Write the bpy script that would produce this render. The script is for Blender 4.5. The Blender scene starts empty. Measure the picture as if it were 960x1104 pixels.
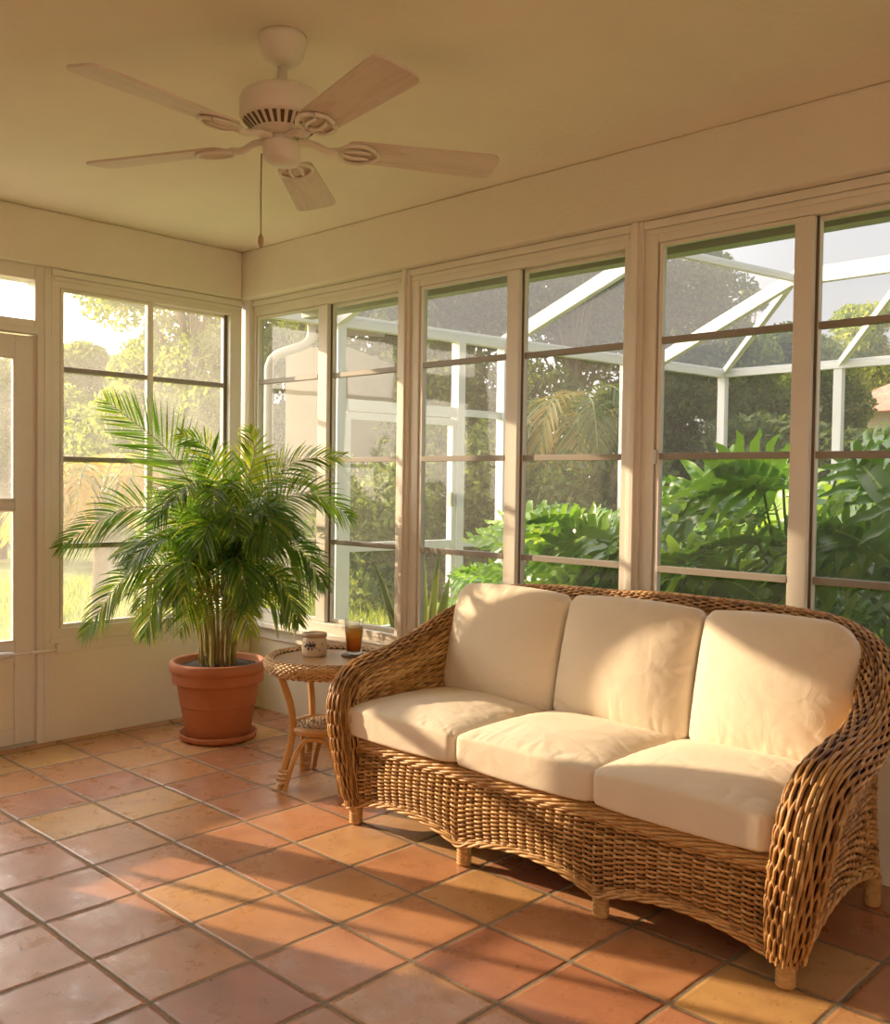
import bpy, math, random
import numpy as np
from mathutils import Vector, Matrix, noise as mnoise

random.seed(7)
rng = np.random.default_rng(11)
SC = bpy.context.scene
COL = SC.collection
PI = math.pi

# ------------------------------------------------------------------ materials
def new_mat(name):
    m = bpy.data.materials.new(name)
    m.use_nodes = True
    nt = m.node_tree
    nt.nodes.clear()
    out = nt.nodes.new('ShaderNodeOutputMaterial')
    return m, nt, out

def N(nt, typ, **kw):
    n = nt.nodes.new(typ)
    for k, v in kw.items():
        if k.startswith('i_'):
            n.inputs[k[2:].replace('_', ' ')].default_value = v
        else:
            setattr(n, k, v)
    return n

def L(nt, a, b):
    nt.links.new(a, b)

def rgba(c):
    return (c[0], c[1], c[2], 1.0)

def ramp(nt, fac, stops, interp='LINEAR'):
    r = nt.nodes.new('ShaderNodeValToRGB')
    r.color_ramp.interpolation = interp
    el = r.color_ramp.elements
    while len(el) < len(stops):
        el.new(0.5)
    for e, (p, c) in zip(el, stops):
        e.position = p
        e.color = rgba(c) if len(c) == 3 else c
    if fac is not None:
        L(nt, fac, r.inputs['Fac'])
    return r

def math_node(nt, op, a, b=None, clamp=False):
    n = nt.nodes.new('ShaderNodeMath')
    n.operation = op
    n.use_clamp = clamp
    for i, v in enumerate((a, b)):
        if v is None:
            continue
        if isinstance(v, (int, float)):
            n.inputs[i].default_value = v
        else:
            L(nt, v, n.inputs[i])
    return n.outputs[0]

def paint(name, col, rough=0.5, bump=0.0, scale=60.0, var=0.06, spec=0.4, metallic=0.0, dirt=None, bump_dist=0.004):
    """painted / plain surface with soft colour variation and fine bump"""
    m, nt, out = new_mat(name)
    b = N(nt, 'ShaderNodeBsdfPrincipled')
    b.inputs['Roughness'].default_value = rough
    b.inputs['Metallic'].default_value = metallic
    b.inputs['Specular IOR Level'].default_value = spec
    tc = N(nt, 'ShaderNodeTexCoord')
    n1 = N(nt, 'ShaderNodeTexNoise', i_Scale=3.0, i_Detail=5.0, i_Roughness=0.6)
    L(nt, tc.outputs['Object'], n1.inputs['Vector'])
    lo = [c * (1 - var) for c in col]
    hi = [min(1, c * (1 + var)) for c in col]
    stops = [(0.3, lo), (0.7, hi)]
    if dirt:
        stops = [(0.22, dirt), (0.36, lo), (0.7, hi)]
    r = ramp(nt, n1.outputs['Fac'], stops)
    L(nt, r.outputs['Color'], b.inputs['Base Color'])
    if bump > 0:
        n2 = N(nt, 'ShaderNodeTexNoise', i_Scale=scale, i_Detail=4.0, i_Roughness=0.55)
        L(nt, tc.outputs['Object'], n2.inputs['Vector'])
        bp = N(nt, 'ShaderNodeBump', i_Strength=bump, i_Distance=bump_dist)
        L(nt, n2.outputs['Fac'], bp.inputs['Height'])
        L(nt, bp.outputs['Normal'], b.inputs['Normal'])
    L(nt, b.outputs[0], out.inputs[0])
    return m

def wicker_mat(name, c_dark, c_mid, c_light, rough=0.42):
    m, nt, out = new_mat(name)
    b = N(nt, 'ShaderNodeBsdfPrincipled')
    b.inputs['Roughness'].default_value = rough
    b.inputs['Specular IOR Level'].default_value = 0.35
    at = N(nt, 'ShaderNodeAttribute', attribute_name='tone')
    tc = N(nt, 'ShaderNodeTexCoord')
    n1 = N(nt, 'ShaderNodeTexNoise', i_Scale=38.0, i_Detail=3.0)
    L(nt, tc.outputs['Object'], n1.inputs['Vector'])
    s = math_node(nt, 'ADD', math_node(nt, 'MULTIPLY', at.outputs['Fac'], 0.7), math_node(nt, 'MULTIPLY', math_node(nt, 'SUBTRACT', n1.outputs['Fac'], 0.2), 0.5))
    r = ramp(nt, s, [(0.15, c_dark), (0.5, c_mid), (0.9, c_light)])
    L(nt, r.outputs['Color'], b.inputs['Base Color'])
    n2 = N(nt, 'ShaderNodeTexNoise', i_Scale=260.0, i_Detail=2.0)
    L(nt, tc.outputs['Object'], n2.inputs['Vector'])
    bp = N(nt, 'ShaderNodeBump', i_Strength=0.25, i_Distance=0.001)
    L(nt, n2.outputs['Fac'], bp.inputs['Height'])
    L(nt, bp.outputs['Normal'], b.inputs['Normal'])
    L(nt, b.outputs[0], out.inputs[0])
    return m

def leaf_mat(name, c_dark, c_mid, c_light, trans=0.4, rough=0.4, spec=0.4, tcol=None):
    m, nt, out = new_mat(name)
    at = N(nt, 'ShaderNodeAttribute', attribute_name='tone')
    r = ramp(nt, at.outputs['Fac'], [(0.0, c_dark), (0.5, c_mid), (1.0, c_light)])
    b = N(nt, 'ShaderNodeBsdfPrincipled')
    b.inputs['Roughness'].default_value = rough
    b.inputs['Specular IOR Level'].default_value = spec
    L(nt, r.outputs['Color'], b.inputs['Base Color'])
    t = N(nt, 'ShaderNodeBsdfTranslucent')
    mx = N(nt, 'ShaderNodeMix', data_type='RGBA', blend_type='MULTIPLY')
    mx.inputs[0].default_value = 1.0
    L(nt, r.outputs['Color'], mx.inputs[6])
    mx.inputs[7].default_value = rgba(tcol or (2.2, 2.0, 0.8))
    L(nt, mx.outputs[2], t.inputs['Color'])
    ms = N(nt, 'ShaderNodeMixShader')
    ms.inputs[0].default_value = trans
    L(nt, b.outputs[0], ms.inputs[1])
    L(nt, t.outputs[0], ms.inputs[2])
    L(nt, ms.outputs[0], out.inputs[0])
    return m

def pane_mat(name, veil=0.07, refl=1.0, veil_col=(1.0, 0.93, 0.78)):
    """thin dusty window film: clear, fresnel reflection, a dust veil that also imitates outdoor haze and glare"""
    m, nt, out = new_mat(name)
    tr = N(nt, 'ShaderNodeBsdfTransparent')
    tr.inputs['Color'].default_value = (0.95, 0.96, 0.93, 1)
    tl = N(nt, 'ShaderNodeBsdfTranslucent')
    tl.inputs['Color'].default_value = rgba(veil_col)
    df = N(nt, 'ShaderNodeBsdfDiffuse')
    df.inputs['Color'].default_value = rgba(veil_col)
    mxv = N(nt, 'ShaderNodeMixShader')
    mxv.inputs[0].default_value = 0.3
    L(nt, tl.outputs[0], mxv.inputs[1])
    L(nt, df.outputs[0], mxv.inputs[2])
    tc = N(nt, 'ShaderNodeTexCoord')
    n1 = N(nt, 'ShaderNodeTexNoise', i_Scale=2.6, i_Detail=6.0, i_Roughness=0.6, i_Distortion=0.4)
    L(nt, tc.outputs['Object'], n1.inputs['Vector'])
    mr = N(nt, 'ShaderNodeMapRange')
    mr.inputs[1].default_value = 0.25
    mr.inputs[2].default_value = 0.75
    mr.inputs[3].default_value = veil * 0.45
    mr.inputs[4].default_value = veil * 1.5
    L(nt, n1.outputs['Fac'], mr.inputs[0])
    m1 = N(nt, 'ShaderNodeMixShader')
    L(nt, mr.outputs[0], m1.inputs[0])
    L(nt, tr.outputs[0], m1.inputs[1])
    L(nt, mxv.outputs[0], m1.inputs[2])
    gl = N(nt, 'ShaderNodeBsdfGlossy')
    gl.inputs['Roughness'].default_value = 0.03
    fr = N(nt, 'ShaderNodeFresnel', i_IOR=1.45)
    # bow of the film
    n2 = N(nt, 'ShaderNodeTexNoise', i_Scale=3.0, i_Detail=1.0)
    L(nt, tc.outputs['Object'], n2.inputs['Vector'])
    bp = N(nt, 'ShaderNodeBump', i_Strength=0.15, i_Distance=0.02)
    L(nt, n2.outputs['Fac'], bp.inputs['Height'])
    L(nt, bp.outputs['Normal'], gl.inputs['Normal'])
    f2 = math_node(nt, 'MULTIPLY', fr.outputs[0], refl, clamp=True)
    m2 = N(nt, 'ShaderNodeMixShader')
    L(nt, f2, m2.inputs[0])
    L(nt, m1.outputs[0], m2.inputs[1])
    L(nt, gl.outputs[0], m2.inputs[2])
    L(nt, m2.outputs[0], out.inputs[0])
    return m

def screen_mat(name, k=0.14, col=(0.62, 0.62, 0.58)):
    """insect screen: fine mesh, mostly see-through, catches some light"""
    m, nt, out = new_mat(name)
    tr = N(nt, 'ShaderNodeBsdfTransparent')
    df = N(nt, 'ShaderNodeBsdfDiffuse'); df.inputs['Color'].default_value = rgba(col)
    tl = N(nt, 'ShaderNodeBsdfTranslucent'); tl.inputs['Color'].default_value = rgba(col)
    m0 = N(nt, 'ShaderNodeMixShader'); m0.inputs[0].default_value = 0.5
    L(nt, df.outputs[0], m0.inputs[1]); L(nt, tl.outputs[0], m0.inputs[2])
    n1 = N(nt, 'ShaderNodeTexNoise', i_Scale=1.5)
    tc = N(nt, 'ShaderNodeTexCoord')
    L(nt, tc.outputs['Object'], n1.inputs['Vector'])
    f = math_node(nt, 'ADD', math_node(nt, 'MULTIPLY', n1.outputs['Fac'], 0.06), k - 0.03)
    ms = N(nt, 'ShaderNodeMixShader')
    L(nt, f, ms.inputs[0])
    L(nt, tr.outputs[0], ms.inputs[1])
    L(nt, m0.outputs[0], ms.inputs[2])
    L(nt, ms.outputs[0], out.inputs[0])
    return m

def glass_mat(name, col=(1, 1, 1), rough=0.0, ior=1.45, density=0.0):
    m, nt, out = new_mat(name)
    b = N(nt, 'ShaderNodeBsdfPrincipled')
    b.inputs['Base Color'].default_value = rgba(col)
    b.inputs['Transmission Weight'].default_value = 1.0
    b.inputs['Roughness'].default_value = rough
    b.inputs['IOR'].default_value = ior
    tc = N(nt, 'ShaderNodeTexCoord')
    n1 = N(nt, 'ShaderNodeTexNoise', i_Scale=9.0)
    L(nt, tc.outputs['Object'], n1.inputs['Vector'])
    r = ramp(nt, n1.outputs['Fac'], [(0.3, [c * 0.93 for c in col]), (0.7, col)])
    L(nt, r.outputs['Color'], b.inputs['Base Color'])
    L(nt, b.outputs[0], out.inputs[0])
    return m

TILE = 0.30
def tile_mat():
    m, nt, out = new_mat('saltillo_tile')
    b = N(nt, 'ShaderNodeBsdfPrincipled')
    tc = N(nt, 'ShaderNodeTexCoord')
    # wobble the grid a little so that the handmade edges are uneven
    nz = N(nt, 'ShaderNodeTexNoise', i_Scale=7.0, i_Detail=2.0)
    L(nt, tc.outputs['Object'], nz.inputs['Vector'])
    sub = N(nt, 'ShaderNodeVectorMath', operation='SUBTRACT')
    L(nt, nz.outputs['Color'], sub.inputs[0])
    sub.inputs[1].default_value = (0.5, 0.5, 0.5)
    sc1 = N(nt, 'ShaderNodeVectorMath', operation='SCALE')
    L(nt, sub.outputs[0], sc1.inputs[0])
    sc1.inputs['Scale'].default_value = 0.008
    add = N(nt, 'ShaderNodeVectorMath', operation='ADD')
    L(nt, tc.outputs['Object'], add.inputs[0])
    L(nt, sc1.outputs[0], add.inputs[1])
    sp = N(nt, 'ShaderNodeSeparateXYZ')
    L(nt, add.outputs[0], sp.inputs[0])
    xs = math_node(nt, 'DIVIDE', sp.outputs[0], TILE)
    ys = math_node(nt, 'DIVIDE', sp.outputs[1], TILE)
    fx, fy = math_node(nt, 'FLOOR', xs), math_node(nt, 'FLOOR', ys)
    cell = N(nt, 'ShaderNodeCombineXYZ')
    L(nt, fx, cell.inputs[0]); L(nt, fy, cell.inputs[1])
    wn = N(nt, 'ShaderNodeTexWhiteNoise', noise_dimensions='3D')
    L(nt, cell.outputs[0], wn.inputs['Vector'])
    sepw = N(nt, 'ShaderNodeSeparateColor')
    L(nt, wn.outputs['Color'], sepw.inputs[0])
    # distance to the tile edge (in metres)
    def edge(v, f):
        r = math_node(nt, 'SUBTRACT', v, f)
        r2 = math_node(nt, 'SUBTRACT', 1.0, r)
        return math_node(nt, 'MULTIPLY', math_node(nt, 'MINIMUM', r, r2), TILE)
    ed = math_node(nt, 'SMOOTH_MIN', edge(xs, fx), edge(ys, fy))
    ed.node.inputs[2].default_value = 0.012
    ed2 = math_node(nt, 'ADD', ed, 0.0005)
    gm = N(nt, 'ShaderNodeMapRange', interpolation_type='SMOOTHSTEP')
    gm.inputs[1].default_value = 0.0036
    gm.inputs[2].default_value = 0.0066
    L(nt, ed2, gm.inputs[0])
    # tile colour
    base = ramp(nt, sepw.outputs[0], [(0.0, (0.36, 0.135, 0.070)), (0.22, (0.45, 0.190, 0.085)), (0.45, (0.48, 0.215, 0.085)),
                                      (0.65, (0.41, 0.165, 0.090)), (0.82, (0.55, 0.300, 0.100)), (1.0, (0.51, 0.255, 0.115))])
    # soft cloudy firing marks, offset for each tile
    off = N(nt, 'ShaderNodeVectorMath', operation='SCALE')
    L(nt, wn.outputs['Color'], off.inputs[0]); off.inputs['Scale'].default_value = 13.0
    av = N(nt, 'ShaderNodeVectorMath', operation='ADD')
    L(nt, tc.outputs['Object'], av.inputs[0]); L(nt, off.outputs[0], av.inputs[1])
    n2 = N(nt, 'ShaderNodeTexNoise', i_Scale=5.0, i_Detail=6.0, i_Roughness=0.62, i_Distortion=0.6)
    L(nt, av.outputs[0], n2.inputs['Vector'])
    cl = ramp(nt, n2.outputs['Fac'], [(0.28, (0.66, 0.60, 0.58)), (0.5, (1.0, 1.0, 1.0)), (0.72, (1.12, 1.15, 1.12))])
    mul = N(nt, 'ShaderNodeMix', data_type='RGBA', blend_type='MULTIPLY'); mul.inputs[0].default_value = 0.8
    L(nt, base.outputs['Color'], mul.inputs[6]); L(nt, cl.outputs['Color'], mul.inputs[7])
    # small dark pits and scratches
    mp = N(nt, 'ShaderNodeMapping'); mp.inputs['Scale'].default_value = (1.0, 2.2, 1.0)
    mp.inputs['Rotation'].default_value = (0, 0, 0.6)
    L(nt, av.outputs[0], mp.inputs['Vector'])
    n3 = N(nt, 'ShaderNodeTexNoise', i_Scale=85.0, i_Detail=1.0, i_Roughness=0.4, i_Distortion=0.4)
    L(nt, mp.outputs[0], n3.inputs['Vector'])
    pit = ramp(nt, n3.outputs['Fac'], [(0.72, (0, 0, 0)), (0.75, (1, 1, 1))])
    mxp = N(nt, 'ShaderNodeMix', data_type='RGBA')
    L(nt, math_node(nt, 'MULTIPLY', pit.outputs['Color'], 0.75), mxp.inputs[0])
    L(nt, mul.outputs[2], mxp.inputs[6]); mxp.inputs[7].default_value = (0.10, 0.045, 0.025, 1)
    # darker rim of each tile
    em = N(nt, 'ShaderNodeMapRange'); em.inputs[1].default_value = 0.006; em.inputs[2].default_value = 0.022
    em.inputs[3].default_value = 0.80; em.inputs[4].default_value = 1.0
    L(nt, ed2, em.inputs[0])
    rim = N(nt, 'ShaderNodeMix', data_type='RGBA', blend_type='MULTIPLY'); rim.inputs[0].default_value = 1.0
    L(nt, mxp.outputs[2], rim.inputs[6]); L(nt, em.outputs[0], rim.inputs[7])
    # grout
    n4 = N(nt, 'ShaderNodeTexNoise', i_Scale=120.0, i_Detail=3.0)
    L(nt, tc.outputs['Object'], n4.inputs['Vector'])
    gr = ramp(nt, n4.outputs['Fac'], [(0.3, (0.10, 0.075, 0.045)), (0.7, (0.25, 0.20, 0.13))])
    fin = N(nt, 'ShaderNodeMix', data_type='RGBA')
    L(nt, gm.outputs[0], fin.inputs[0]); L(nt, gr.outputs['Color'], fin.inputs[6]); L(nt, rim.outputs[2], fin.inputs[7])
    L(nt, fin.outputs[2], b.inputs['Base Color'])
    # sealed, slightly worn sheen
    n5 = N(nt, 'ShaderNodeTexNoise', i_Scale=9.0, i_Detail=5.0, i_Roughness=0.65)
    L(nt, av.outputs[0], n5.inputs['Vector'])
    rr = N(nt, 'ShaderNodeMapRange'); rr.inputs[1].default_value = 0.3; rr.inputs[2].default_value = 0.7
    rr.inputs[3].default_value = 0.20; rr.inputs[4].default_value = 0.46
    L(nt, n5.outputs['Fac'], rr.inputs[0])
    rg = N(nt, 'ShaderNodeMix', data_type='FLOAT')
    L(nt, gm.outputs[0], rg.inputs[0]); rg.inputs[2].default_value = 0.85; L(nt, rr.outputs[0], rg.inputs[3])
    L(nt, rg.outputs[0], b.inputs['Roughness'])
    b.inputs['Specular IOR Level'].default_value = 0.5
    # relief: rounded edges, uneven faces, pits
    eh = N(nt, 'ShaderNodeMapRange', interpolation_type='SMOOTHERSTEP'); eh.inputs[1].default_value = 0.002; eh.inputs[2].default_value = 0.016
    L(nt, ed2, eh.inputs[0])
    lowf = N(nt, 'ShaderNodeTexNoise', i_Scale=10.0, i_Detail=3.0)
    L(nt, av.outputs[0], lowf.inputs['Vector'])
    h = math_node(nt, 'ADD', math_node(nt, 'MULTIPLY', eh.outputs[0], 1.0), math_node(nt, 'MULTIPLY', lowf.outputs['Fac'], 0.7))
    h = math_node(nt, 'SUBTRACT', h, math_node(nt, 'MULTIPLY', pit.outputs['Color'], 0.35))
    h = math_node(nt, 'ADD', h, math_node(nt, 'MULTIPLY', sepw.outputs[1], 0.35))
    bp = N(nt, 'ShaderNodeBump', i_Strength=0.55, i_Distance=0.006)
    L(nt, h, bp.inputs['Height'])
    L(nt, bp.outputs['Normal'], b.inputs['Normal'])
    L(nt, b.outputs[0], out.inputs[0])
    return m

def fabric_mat(name, col):
    m, nt, out = new_mat(name)
    b = N(nt, 'ShaderNodeBsdfPrincipled')
    b.inputs['Roughness'].default_value = 0.9
    b.inputs['Specular IOR Level'].default_value = 0.15
    b.inputs['Sheen Weight'].default_value = 0.15
    tc = N(nt, 'ShaderNodeTexCoord')
    n1 = N(nt, 'ShaderNodeTexNoise', i_Scale=4.0, i_Detail=6.0, i_Roughness=0.6)
    L(nt, tc.outputs['Object'], n1.inputs['Vector'])
    r = ramp(nt, n1.outputs['Fac'], [(0.3, [c * 0.93 for c in col]), (0.7, col)])
    L(nt, r.outputs['Color'], b.inputs['Base Color'])
    w1 = N(nt, 'ShaderNodeTexNoise', i_Scale=420.0, i_Detail=2.0)
    L(nt, tc.outputs['Object'], w1.inputs['Vector'])
    n2 = N(nt, 'ShaderNodeTexNoise', i_Scale=11.0, i_Detail=4.0, i_Roughness=0.5, i_Distortion=1.2)
    L(nt, tc.outputs['Object'], n2.inputs['Vector'])
    h = math_node(nt, 'ADD', math_node(nt, 'MULTIPLY', w1.outputs['Fac'], 0.10), n2.outputs['Fac'])
    bp = N(nt, 'ShaderNodeBump', i_Strength=0.28, i_Distance=0.012)
    L(nt, h, bp.inputs['Height'])
    L(nt, bp.outputs['Normal'], b.inputs['Normal'])
    L(nt, b.outputs[0], out.inputs[0])
    return m

def terracotta_mat():
    m = paint('terracotta', (0.40, 0.125, 0.050), rough=0.75, bump=0.3, scale=90, var=0.16, spec=0.25)
    return m

def fan_blade_mat():
    m, nt, out = new_mat('fan_blade_washed_wood')
    b = N(nt, 'ShaderNodeBsdfPrincipled')
    b.inputs['Roughness'].default_value = 0.5
    tc = N(nt, 'ShaderNodeTexCoord')
    mp = N(nt, 'ShaderNodeMapping'); mp.inputs['Scale'].default_value = (1.0, 9.0, 1.0)
    L(nt, tc.outputs['Object'], mp.inputs['Vector'])
    n1 = N(nt, 'ShaderNodeTexNoise', i_Scale=4.0, i_Detail=5.0, i_Distortion=1.5)
    L(nt, mp.outputs[0], n1.inputs['Vector'])
    r = ramp(nt, n1.outputs['Fac'], [(0.3, (0.60, 0.48, 0.37)), (0.55, (0.72, 0.61, 0.50)), (0.75, (0.65, 0.53, 0.42))])
    L(nt, r.outputs['Color'], b.inputs['Base Color'])
    L(nt, b.outputs[0], out.inputs[0])
    return m

def ground_mat():
    m, nt, out = new_mat('lawn')
    b = N(nt, 'ShaderNodeBsdfPrincipled')
    b.inputs['Roughness'].default_value = 0.9
    b.inputs['Specular IOR Level'].default_value = 0.1
    tc = N(nt, 'ShaderNodeTexCoord')
    n1 = N(nt, 'ShaderNodeTexNoise', i_Scale=0.6, i_Detail=8.0, i_Roughness=0.7)
    L(nt, tc.outputs['Object'], n1.inputs['Vector'])
    r = ramp(nt, n1.outputs['Fac'], [(0.3, (0.12, 0.16, 0.04)), (0.5, (0.22, 0.27, 0.07)), (0.72, (0.38, 0.37, 0.15))])
    L(nt, r.outputs['Color'], b.inputs['Base Color'])
    n2 = N(nt, 'ShaderNodeTexNoise', i_Scale=40.0, i_Detail=4.0)
    L(nt, tc.outputs['Object'], n2.inputs['Vector'])
    bp = N(nt, 'ShaderNodeBump', i_Strength=0.8, i_Distance=0.05)
    L(nt, n2.outputs['Fac'], bp.inputs['Height'])
    L(nt, bp.outputs['Normal'], b.inputs['Normal'])
    L(nt, b.outputs[0], out.inputs[0])
    return m

M = {}
M['wall'] = paint('warm_white_wall', (0.81, 0.74, 0.59), 0.75, bump=0.35, scale=45, var=0.05)
M['beam'] = paint('beam_plaster', (0.82, 0.75, 0.63), 0.85, bump=0.6, scale=75, var=0.03, bump_dist=0.004)
M['ceiling'] = paint('ceiling_plaster', (0.88, 0.79, 0.66), 0.9, bump=0.6, scale=38, var=0.03, bump_dist=0.004)
M['frame'] = paint('frame_paint', (0.78, 0.73, 0.64), 0.42, bump=0.1, scale=70, var=0.05)
M['bar'] = paint('taupe_bar', (0.26, 0.23, 0.19), 0.45, var=0.08)
M['gasket_gap'] = paint('dark_gasket_gap', (0.11, 0.095, 0.075), 0.6, var=0.1)  # near-black strips paint the shaded gaps between sash and frame
M['tile'] = tile_mat()
M['pane_r'] = pane_mat('dusty_haze_pane', 0.04, 1.1, (1.0,0.97,0.9))
M['pane_l'] = pane_mat('dusty_glare_pane', 0.12, 0.9, (1.0,0.97,0.88))  # heavier veil imitates the glare in the left windows
M['fabric'] = fabric_mat('cream_canvas', (0.83, 0.72, 0.56))
M['wicker'] = wicker_mat('honey_wicker', (0.12, 0.045, 0.011), (0.40, 0.195, 0.058), (0.66, 0.40, 0.155))
M['wicker_back'] = paint('gap_shade_backing', (0.030, 0.014, 0.006), 0.8, var=0.2)  # near-black backing paints the shade in the gaps of the weave
M['wicker_tan'] = wicker_mat('tan_wicker', (0.24, 0.12, 0.045), (0.50, 0.30, 0.13), (0.68, 0.47, 0.25))
M['rattan'] = paint('rattan_cane', (0.50, 0.25, 0.075), 0.38, var=0.18, bump=0.12, scale=30)
M['rattan_wrap'] = paint('rattan_binding', (0.62, 0.40, 0.19), 0.5, var=0.1)
M['table_top'] = paint('tan_table_top', (0.45, 0.27, 0.13), 0.4, var=0.14)
M['terracotta'] = terracotta_mat()
M['soil'] = paint('potting_soil', (0.045, 0.028, 0.016), 0.95, bump=1.0, scale=60, var=0.4, bump_dist=0.02)
M['palm'] = leaf_mat('palm_leaf', (0.022, 0.072, 0.012), (0.070, 0.170, 0.022), (0.38, 0.42, 0.045), 0.34, 0.33, 0.45)
M['cane'] = wicker_mat('palm_cane', (0.10, 0.055, 0.02), (0.21, 0.165, 0.045), (0.34, 0.34, 0.08), 0.5)
M['fan_white'] = paint('fan_enamel', (0.80, 0.74, 0.63), 0.35, var=0.04)
M['fan_dark'] = paint('fan_vent_dark', (0.09, 0.06, 0.035), 0.7, var=0.1)
M['blade'] = fan_blade_mat()
M['chain'] = paint('fan_chain', (0.25, 0.18, 0.10), 0.4, metallic=0.7)
M['ceramic'] = paint('cream_stoneware', (0.66, 0.53, 0.37), 0.4, var=0.08, bump=0.15, scale=50)
M['ceramic_rim'] = paint('brown_stoneware_rim', (0.40, 0.25, 0.13), 0.4, var=0.12)
M['ink'] = paint('dark_blue_glaze', (0.030, 0.032, 0.045), 0.35, var=0.2)
def thin_glass(name, tint=(0.97, 0.98, 0.97)):
    m, nt, out = new_mat(name)
    tr = N(nt, 'ShaderNodeBsdfTransparent'); tr.inputs['Color'].default_value = rgba(tint)
    gl = N(nt, 'ShaderNodeBsdfGlossy'); gl.inputs['Roughness'].default_value = 0.02
    fr = N(nt, 'ShaderNodeFresnel', i_IOR=1.5)
    tc = N(nt, 'ShaderNodeTexCoord')
    n1 = N(nt, 'ShaderNodeTexNoise', i_Scale=14.0)
    L(nt, tc.outputs['Object'], n1.inputs['Vector'])
    f = math_node(nt, 'ADD', math_node(nt, 'MULTIPLY', fr.outputs[0], 0.4), math_node(nt, 'MULTIPLY', n1.outputs['Fac'], 0.02), clamp=True)
    ms = N(nt, 'ShaderNodeMixShader')
    L(nt, f, ms.inputs[0]); L(nt, tr.outputs[0], ms.inputs[1]); L(nt, gl.outputs[0], ms.inputs[2])
    L(nt, ms.outputs[0], out.inputs[0])
    return m
def tea_mat():
    m, nt, out = new_mat('iced_tea')
    tc = N(nt, 'ShaderNodeTexCoord'); sp = N(nt, 'ShaderNodeSeparateXYZ')
    L(nt, tc.outputs['Object'], sp.inputs[0])
    n1 = N(nt, 'ShaderNodeTexNoise', i_Scale=45.0, i_Detail=2.0)
    L(nt, tc.outputs['Object'], n1.inputs['Vector'])
    z = math_node(nt, 'ADD', math_node(nt, 'MULTIPLY', sp.outputs[2], 8.0), math_node(nt, 'MULTIPLY', math_node(nt, 'SUBTRACT', n1.outputs['Fac'], 0.5), 0.35))
    r = ramp(nt, z, [(0.10, (0.62, 0.13, 0.015)), (0.50, (0.80, 0.22, 0.025)), (0.72, (0.95, 0.48, 0.08)), (0.95, (0.97, 0.70, 0.28))])
    rt = ramp(nt, z, [(0.10, (0.75, 0.30, 0.08)), (0.55, (0.88, 0.45, 0.12)), (0.95, (0.98, 0.85, 0.55))])
    tr = N(nt, 'ShaderNodeBsdfTransparent'); L(nt, rt.outputs['Color'], tr.inputs['Color'])
    tl = N(nt, 'ShaderNodeBsdfTranslucent'); L(nt, r.outputs['Color'], tl.inputs['Color'])
    df = N(nt, 'ShaderNodeBsdfDiffuse'); L(nt, r.outputs['Color'], df.inputs['Color'])
    a = N(nt, 'ShaderNodeMixShader'); a.inputs[0].default_value = 0.5
    L(nt, tl.outputs[0], a.inputs[1]); L(nt, df.outputs[0], a.inputs[2])
    b = N(nt, 'ShaderNodeMixShader'); b.inputs[0].default_value = 0.60
    L(nt, tr.outputs[0], b.inputs[1]); L(nt, a.outputs[0], b.inputs[2])
    gl = N(nt, 'ShaderNodeBsdfGlossy'); gl.inputs['Roughness'].default_value = 0.05
    fr = N(nt, 'ShaderNodeFresnel', i_IOR=1.33)
    c = N(nt, 'ShaderNodeMixShader')
    L(nt, fr.outputs[0], c.inputs[0]); L(nt, b.outputs[0], c.inputs[1]); L(nt, gl.outputs[0], c.inputs[2])
    L(nt, c.outputs[0], out.inputs[0])
    return m
M['glass'] = thin_glass('drinking_glass')
M['tea'] = tea_mat()
M['ice'] = paint('ice', (0.95, 0.66, 0.28), 0.15, var=0.08, spec=0.6)
M['coaster'] = paint('dark_coaster', (0.14, 0.075, 0.038), 0.6, var=0.2)
M['alu'] = paint('white_aluminium', (0.66, 0.66, 0.64), 0.45, var=0.04)
M['screen'] = screen_mat('insect_screen', 0.075, (0.55, 0.52, 0.44))
M['screen_roof'] = screen_mat('insect_screen_roof', 0.22, (0.45, 0.47, 0.52))
M['lawn'] = ground_mat()
M['stucco'] = paint('beige_stucco', (0.42, 0.35, 0.24), 0.9, bump=0.5, scale=30, var=0.08)
M['stucco_white'] = paint('pale_stucco', (0.62, 0.56, 0.46), 0.9, bump=0.5, scale=30, var=0.08)
M['roof'] = paint('pink_roof_tile', (0.46, 0.24, 0.17), 0.8, bump=0.8, scale=9, var=0.2, bump_dist=0.05)
M['gutter'] = paint('gutter_grey', (0.42, 0.38, 0.31), 0.5, var=0.08)
M['philo'] = leaf_mat('philodendron_leaf', (0.055, 0.150, 0.022), (0.145, 0.31, 0.042), (0.42, 0.60, 0.11), 0.34, 0.30, 0.5)
M['petiole'] = leaf_mat('philodendron_stem', (0.08, 0.14, 0.03), (0.16, 0.22, 0.05), (0.28, 0.33, 0.10), 0.1)
M['snake'] = leaf_mat('snake_plant_leaf', (0.045, 0.065, 0.025), (0.10, 0.13, 0.045), (0.42, 0.38, 0.14), 0.15)
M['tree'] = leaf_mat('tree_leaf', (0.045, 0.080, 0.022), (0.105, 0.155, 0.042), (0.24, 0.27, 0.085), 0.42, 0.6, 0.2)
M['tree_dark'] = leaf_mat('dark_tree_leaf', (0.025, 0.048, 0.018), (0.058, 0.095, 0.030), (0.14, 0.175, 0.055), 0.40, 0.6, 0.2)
M['tree_gold'] = leaf_mat('sun_tinted_tree_leaf', (0.085, 0.140, 0.030), (0.19, 0.25, 0.06), (0.40, 0.42, 0.14), 0.5, 0.6, 0.2)  # brighter, yellower leaf colour imitates sun shining through the crowns
M['hedge_core'] = paint('painted_hedge_shade', (0.015, 0.03, 0.008), 1.0, var=0.2)  # near-black block paints the shade between the hedge leaves
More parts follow.
